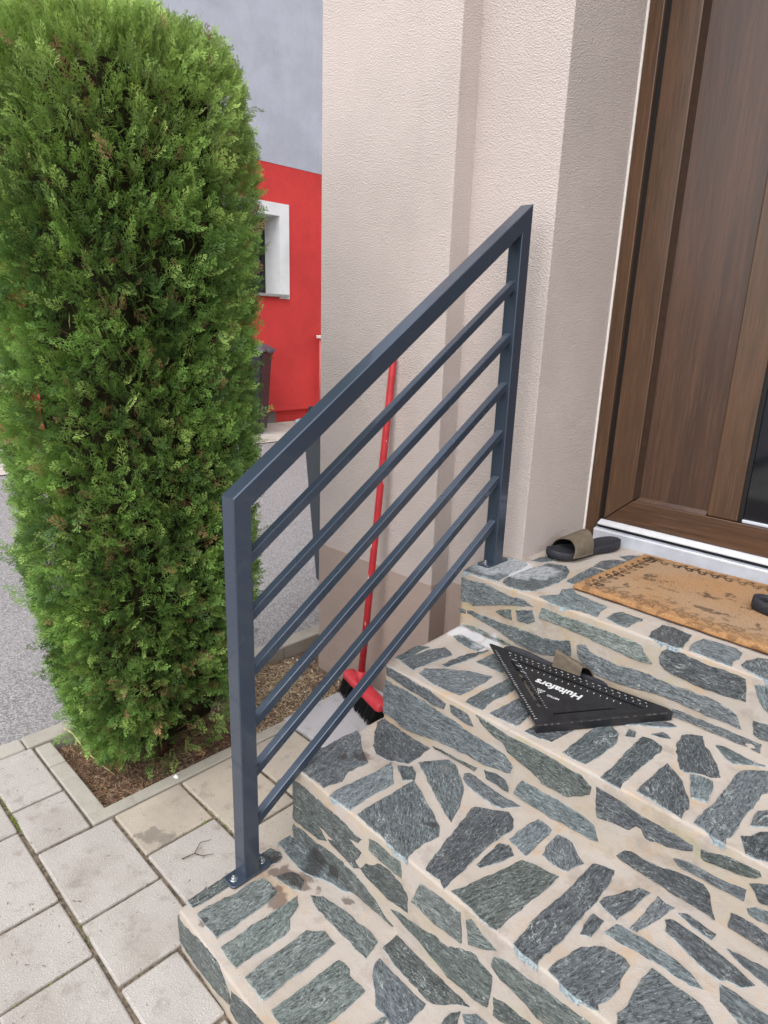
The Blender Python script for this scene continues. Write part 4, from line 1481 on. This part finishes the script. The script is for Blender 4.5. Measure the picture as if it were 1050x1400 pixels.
TPL = [frond_template(s) for s in (3, 5, 8, 12)]
V_all, C_all = [], []
def fronds(th, z, depth, size, up_bias, spread, brown):
    n = len(th)
    R_ = hedge_r(th, z) + lump(th, z) - depth
    pos = np.stack([HC[0] + R_ * np.cos(th), HC[1] + R_ * np.sin(th), z], 1)
    slope = np.gradient(PR, PZ)
    nz = -np.interp(z, PZ, slope) * .32
    out = np.stack([np.cos(th), np.sin(th), nz], 1)
    out /= np.linalg.norm(out, axis=1, keepdims=True)
    d = out * .85 + np.array((0, 0, 1)) * up_bias[:, None] + rng.normal(0, spread, (n, 3))
    d /= np.linalg.norm(d, axis=1, keepdims=True)
    rnd = rng.normal(0, 1, (n, 3)) * .75 + np.array((0, 0, .25)) + np.stack([-np.sin(th), np.cos(th), np.zeros(n)], 1) * rng.choice([-1, 1], n)[:, None] * .5 + out * .55
    nn_ = rnd - d * np.sum(rnd * d, 1, keepdims=True)
    nn_ /= np.linalg.norm(nn_, axis=1, keepdims=True)
    s_ = np.cross(nn_, d)
    age = np.array([noise.noise(Vector((p[0] * 9, p[1] * 9, p[2] * 9))) for p in pos])
    ca, cb, cy_, cbr = lin(60, 88, 44), lin(116, 150, 72), lin(170, 194, 106), lin(146, 112, 82)
    t = np.clip(.42 + age * .9 + rng.normal(0, .30, n), 0, 1)[:, None]  # leaf tone, its range stretched to paint in highlights and shadows
    col = ca * (1 - t) + cb * t
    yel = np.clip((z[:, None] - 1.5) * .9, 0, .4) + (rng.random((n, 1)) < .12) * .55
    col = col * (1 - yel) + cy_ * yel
    br = (rng.random((n, 1)) < brown[:, None])
    col = np.where(br, cbr * rng.uniform(.6, 1.2, (n, 1)), col)
    kind = rng.integers(0, len(TPL), n)
    for q, T_ in enumerate(TPL):
        m = kind == q
        k = int(m.sum())
        if not k:
            continue
        Tv = T_.reshape(-1, 3)
        sz = size[m]
        P = (pos[m][:, None, :] - d[m][:, None, :] * (sz * .45)[:, None, None]
             + sz[:, None, None] * (Tv[None, :, 0:1] * d[m][:, None, :] + Tv[None, :, 1:2] * s_[m][:, None, :] + Tv[None, :, 2:3] * nn_[m][:, None, :]))
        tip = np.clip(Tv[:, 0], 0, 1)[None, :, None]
        c = col[m][:, None, :] * (.80 + .45 * tip) + np.array((.012, .016, 0)) * tip  # bases darkened and tips brightened, shade and highlights put into the colour
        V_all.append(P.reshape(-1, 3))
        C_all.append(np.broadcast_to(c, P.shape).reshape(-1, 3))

def sample(n, zlo=.0, zhi=1.98):
    """points on the crown; the lower right side has gone bare"""
    th = rng.random(3 * n) * 2 * np.pi
    z = zlo + (zhi - zlo) * rng.random(3 * n)
    bare = .01 + .22 * np.clip(np.cos(th - .25), 0, 1) ** 2
    keep = (z > bare) | (rng.random(3 * n) < .10)
    return th[keep][:n], z[keep][:n]
th, z = sample(18500)
fronds(th, z, rng.exponential(.013, 18500) - .006, rng.uniform(.040, .074, 18500), rng.normal(.42, .28, 18500), .28, np.where((z < .4) & (np.cos(th - .25) > .3), .10, .018))
th, z = sample(2600)                                           # inner, older sprays with brown ones
fronds(th, z, rng.uniform(.03, .085, 2600), rng.uniform(.05, .085, 2600), rng.normal(.2, .4, 2600), .5, np.full(2600, .28))
n_top = 2600                                                   # the clipped top
th = rng.random(n_top) * 2 * np.pi
rr = np.sqrt(rng.random(n_top))
zt_ = np.full(n_top, 1.90)
depth = hedge_r(th, zt_) * (1 - rr)
zz = 1.985 - .09 * rr ** 3 + rng.normal(0, .015, n_top)
fronds(th, np.minimum(zz, 1.998), np.maximum(0, hedge_r(th, np.minimum(zz, 1.998)) - .285 * rr), rng.uniform(.042, .075, n_top), rng.normal(1.6, .4, n_top), .4, np.full(n_top, .01))
n_st = 200                                                     # stray shoots that stick out of the outline
th, z = sample(n_st, .1, 1.9)
fronds(th, z, np.full(n_st, -.03) - rng.random(n_st) * .015, rng.uniform(.05, .085, n_st), rng.normal(.55, .3, n_st), .3, np.full(n_st, .03))
Va = np.concatenate(V_all)
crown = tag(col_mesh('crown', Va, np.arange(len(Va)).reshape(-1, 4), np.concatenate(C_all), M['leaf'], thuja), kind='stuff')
# opaque core added behind the sprays, dark to give the crown depth
V, F = [], []
NTH, NZ = 40, 36
for j in range(NZ + 1):
    zc_ = .07 + (1.84 - .07) * j / NZ
    for i in range(NTH):
        a = 2 * math.pi * i / NTH
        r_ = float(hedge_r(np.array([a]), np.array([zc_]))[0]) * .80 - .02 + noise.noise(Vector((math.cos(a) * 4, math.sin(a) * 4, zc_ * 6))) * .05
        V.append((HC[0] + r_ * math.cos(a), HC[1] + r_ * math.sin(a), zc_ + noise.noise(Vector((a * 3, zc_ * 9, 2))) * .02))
for j in range(NZ):
    for i in range(NTH):
        F.append((j * NTH + i, j * NTH + (i + 1) % NTH, (j + 1) * NTH + (i + 1) % NTH, (j + 1) * NTH + i))
F.append(tuple(range(NTH))[::-1])
F.append(tuple(NZ * NTH + i for i in range(NTH)))
mesh('dark_core', V, F, M['core'], thuja, smooth=True)
tube('trunk', [(HC[0], HC[1], -.06), (HC[0] + .01, HC[1], .3), (HC[0], HC[1] + .01, 1.0), (HC[0], HC[1], 1.7)], [.05, .042, .03, .012], M['twig'], thuja, 10)
V, F = [], []                                                  # bare brown twigs among the sprays
for k in range(900):
    a, zc_ = random.random() * 2 * math.pi, random.uniform(.05, 1.85)
    r_ = float(hedge_r(np.array([a]), np.array([zc_]))[0])
    p0 = Vector((HC[0] + r_ * .7 * math.cos(a), HC[1] + r_ * .7 * math.sin(a), zc_ - .03))
    p1 = Vector((HC[0] + r_ * .97 * math.cos(a + random.uniform(-.15, .15)), HC[1] + r_ * .97 * math.sin(a + random.uniform(-.15, .15)), zc_ + random.uniform(-.01, .07)))
    s = Vector((0, 0, .0011))
    t_ = Vector((-math.sin(a), math.cos(a), 0)) * .0011
    b = len(V)
    V += [p0 + s, p0 - s * .5 + t_, p0 - s * .5 - t_, p1]
    F += [(b, b + 1, b + 3), (b + 1, b + 2, b + 3), (b + 2, b, b + 3)]
tag(mesh('twigs', V, F, M['twig'], thuja), kind='stuff')

# ------------------------------------------------------------------ litter in the bed and odds and ends
def bed_z(x, y):
    return -.05 + .014 * noise.noise((x * 14, y * 14, 3)) + .007 * noise.noise((x * 50, y * 50, 1))
V, F, C = [], [], []
def needle(x, y, z, ang, l, w, col, lift=.0):
    b = len(V)
    d = Vector((math.cos(ang), math.sin(ang), lift))
    s = Vector((-math.sin(ang), math.cos(ang), random.uniform(-.6, .6))).normalized() * w
    p = Vector((x, y, z))
    V.extend([p - d * l / 2 - s, p + d * l / 2 - s * .5, p + d * l / 2 + s * .5, p - d * l / 2 + s])
    F.append((b, b + 1, b + 2, b + 3))
    C.extend([col] * 4)
browns = [lin(146, 112, 86), lin(112, 84, 64), lin(176, 142, 112), lin(190, 162, 132), lin(92, 70, 56)]
for k in range(12500):
    x, y = random.uniform(-.935, -.523), .06 + .94 * random.random() ** 1.15
    straw = y > .55 and random.random() < .6
    c = lin(200, 180, 146) * random.uniform(.7, 1.15) if straw else random.choice(browns) * random.uniform(.7, 1.2)
    needle(x, y, bed_z(x, y) + random.uniform(.001, .010), random.random() * 6.3, random.uniform(.006, .024) * (1.2 if straw else 1), random.uniform(.0005, .0012), c, random.uniform(-.25, .35))
tag(col_mesh('leaf_litter', np.array([tuple(v) for v in V]), np.array(F), np.array(C), M['litter']), 'brown dry thuja litter covering the planting bed', 'litter', kind='stuff')
V, F, C = [], [], []
for k in range(800):
    far = random.random() < .8
    x = random.uniform(-.92, -.53)
    y = random.uniform(.55, 1.045) if far else random.uniform(.07, .55)
    if x < -.8 and y > 1.0 and random.random() < .5:
        y = random.uniform(1.0, 1.6)
    r_ = random.uniform(.003, .008) * (1 if far else .7)
    c = random.choice([lin(206, 188, 158), lin(180, 162, 134), lin(222, 212, 192), lin(160, 150, 136)]) * random.uniform(.75, 1.1)
    p = Vector((x, y, bed_z(x, y) + r_ * .4))
    b = len(V)
    for dx, dy, dz in ((1, 0, 0), (-.3, .9, 0), (-.8, -.3, .1), (.1, -.9, 0), (0, .1, .75), (0, 0, -.6)):
        V.append(p + Vector((dx * random.uniform(.6, 1.2), dy * random.uniform(.6, 1.2), dz * random.uniform(.6, 1.1))) * r_)
        C.append(c)
    for q in range(4):
        F.append((b + q, b + (q + 1) % 4, b + 4))
        F.append((b + (q + 1) % 4, b + q, b + 5))
tag(col_mesh('gravel', np.array([tuple(v) for v in V]), np.array(F), np.array(C), M['litter']), 'loose tan gravel and chips in the bed by the wall', 'gravel', kind='stuff')
V, F, C = [], [], []
for x, y, n, r_ in ((-.637, -.139, 130, .016), (-.60, -.14, 40, .01), (-.72, -.139, 30, .02), (-.283, .22, 70, .05), (-.25, .262, 60, .05), (-.19, -.139, 30, .03), (-.1, -.24, 24, .05), (.0, .05, 24, .02)):
    for k in range(n):
        vert = abs(x + .283) < .01 or abs(x + .1) < .01
        a, b_ = random.gauss(0, r_), random.gauss(0, .0018)
        px, py = (x + b_, y + a) if vert else (x + a, y + b_)
        if (vert and not (.07 < py < .25) and x < -.2):
            continue
        needle(px, py, -.002 + random.uniform(0, .004), random.random() * 6.3, random.uniform(.003, .008), .0008, lin(112, 124, 52) * random.uniform(.6, 1.2), random.uniform(.2, 1.2))
tag(col_mesh('moss', np.array([tuple(v) for v in V]), np.array(F), np.array(C), M['moss']), 'moss tufts growing in the paving joints', 'moss', kind='stuff')
V, F, C = [], [], []
for k in range(260):                                           # crumbs of bark and dry leaf blown over the slabs
    x, y = random.uniform(-.93, .0), random.uniform(-.33, .5)
    if (x < -.48 and y > .0):
        continue
    needle(x, y, .0025, random.random() * 6.3, random.uniform(.002, .010), random.uniform(.0004, .0011), lin(104, 84, 68) * random.uniform(.5, 1.2), .02)
tag(col_mesh('crumbs', np.array([tuple(v) for v in V]), np.array(F), np.array(C), M['litter']), 'crumbs of bark and dry leaf scattered over the paving', 'litter', kind='stuff')
straw = tube('straw', [(-.955, .108, .012), (-.90, .116, .016), (-.849, .125, -.012), (-.80, .131, -.022), (-.74, .139, -.026), (-.675, .150, -.03)], [.0018, .0022, .0022, .002, .0018, .0008], make_plain('dry_straw', (208, 200, 140), .7, .2, var=.15), None, 6)
tag(straw, 'long pale straw blade lying across the corner of the bed', 'straw')
tw = empty('twig')
tag(tw, 'thin dry forked twig lying on the paving slab beside the post', 'twig')
for path in ([(-.205, .118, .006), (-.20, .150, .006), (-.218, .178, .010), (-.212, .205, .006)], [(-.20, .150, .006), (-.178, .16, .008), (-.165, .185, .006)]):
    tube('stem', path, [.0014, .0012, .001, .0006], M['twig'], tw, 5) if len(path) == 4 else tube('stem', path, [.0012, .001, .0006], M['twig'], tw, 5)
pb = mesh('pebble', *(lambda vv, ff: (vv, ff))([Vector((-.500 + .011 * a, .262 + .008 * b, .004 + .006 * c)) for a, b, c in ((1, 0, 0), (.3, 1, 0), (-.9, .5, 0), (-.6, -.9, 0), (.5, -.8, 0), (.2, 0, 1), (-.3, .1, 1))], [(0, 1, 5), (1, 2, 6, 5), (2, 3, 6), (3, 4, 5, 6), (4, 0, 5)]), M['white_trim'])
tag(pb, 'small white pebble lying on the kerb before the thuja', 'pebble')
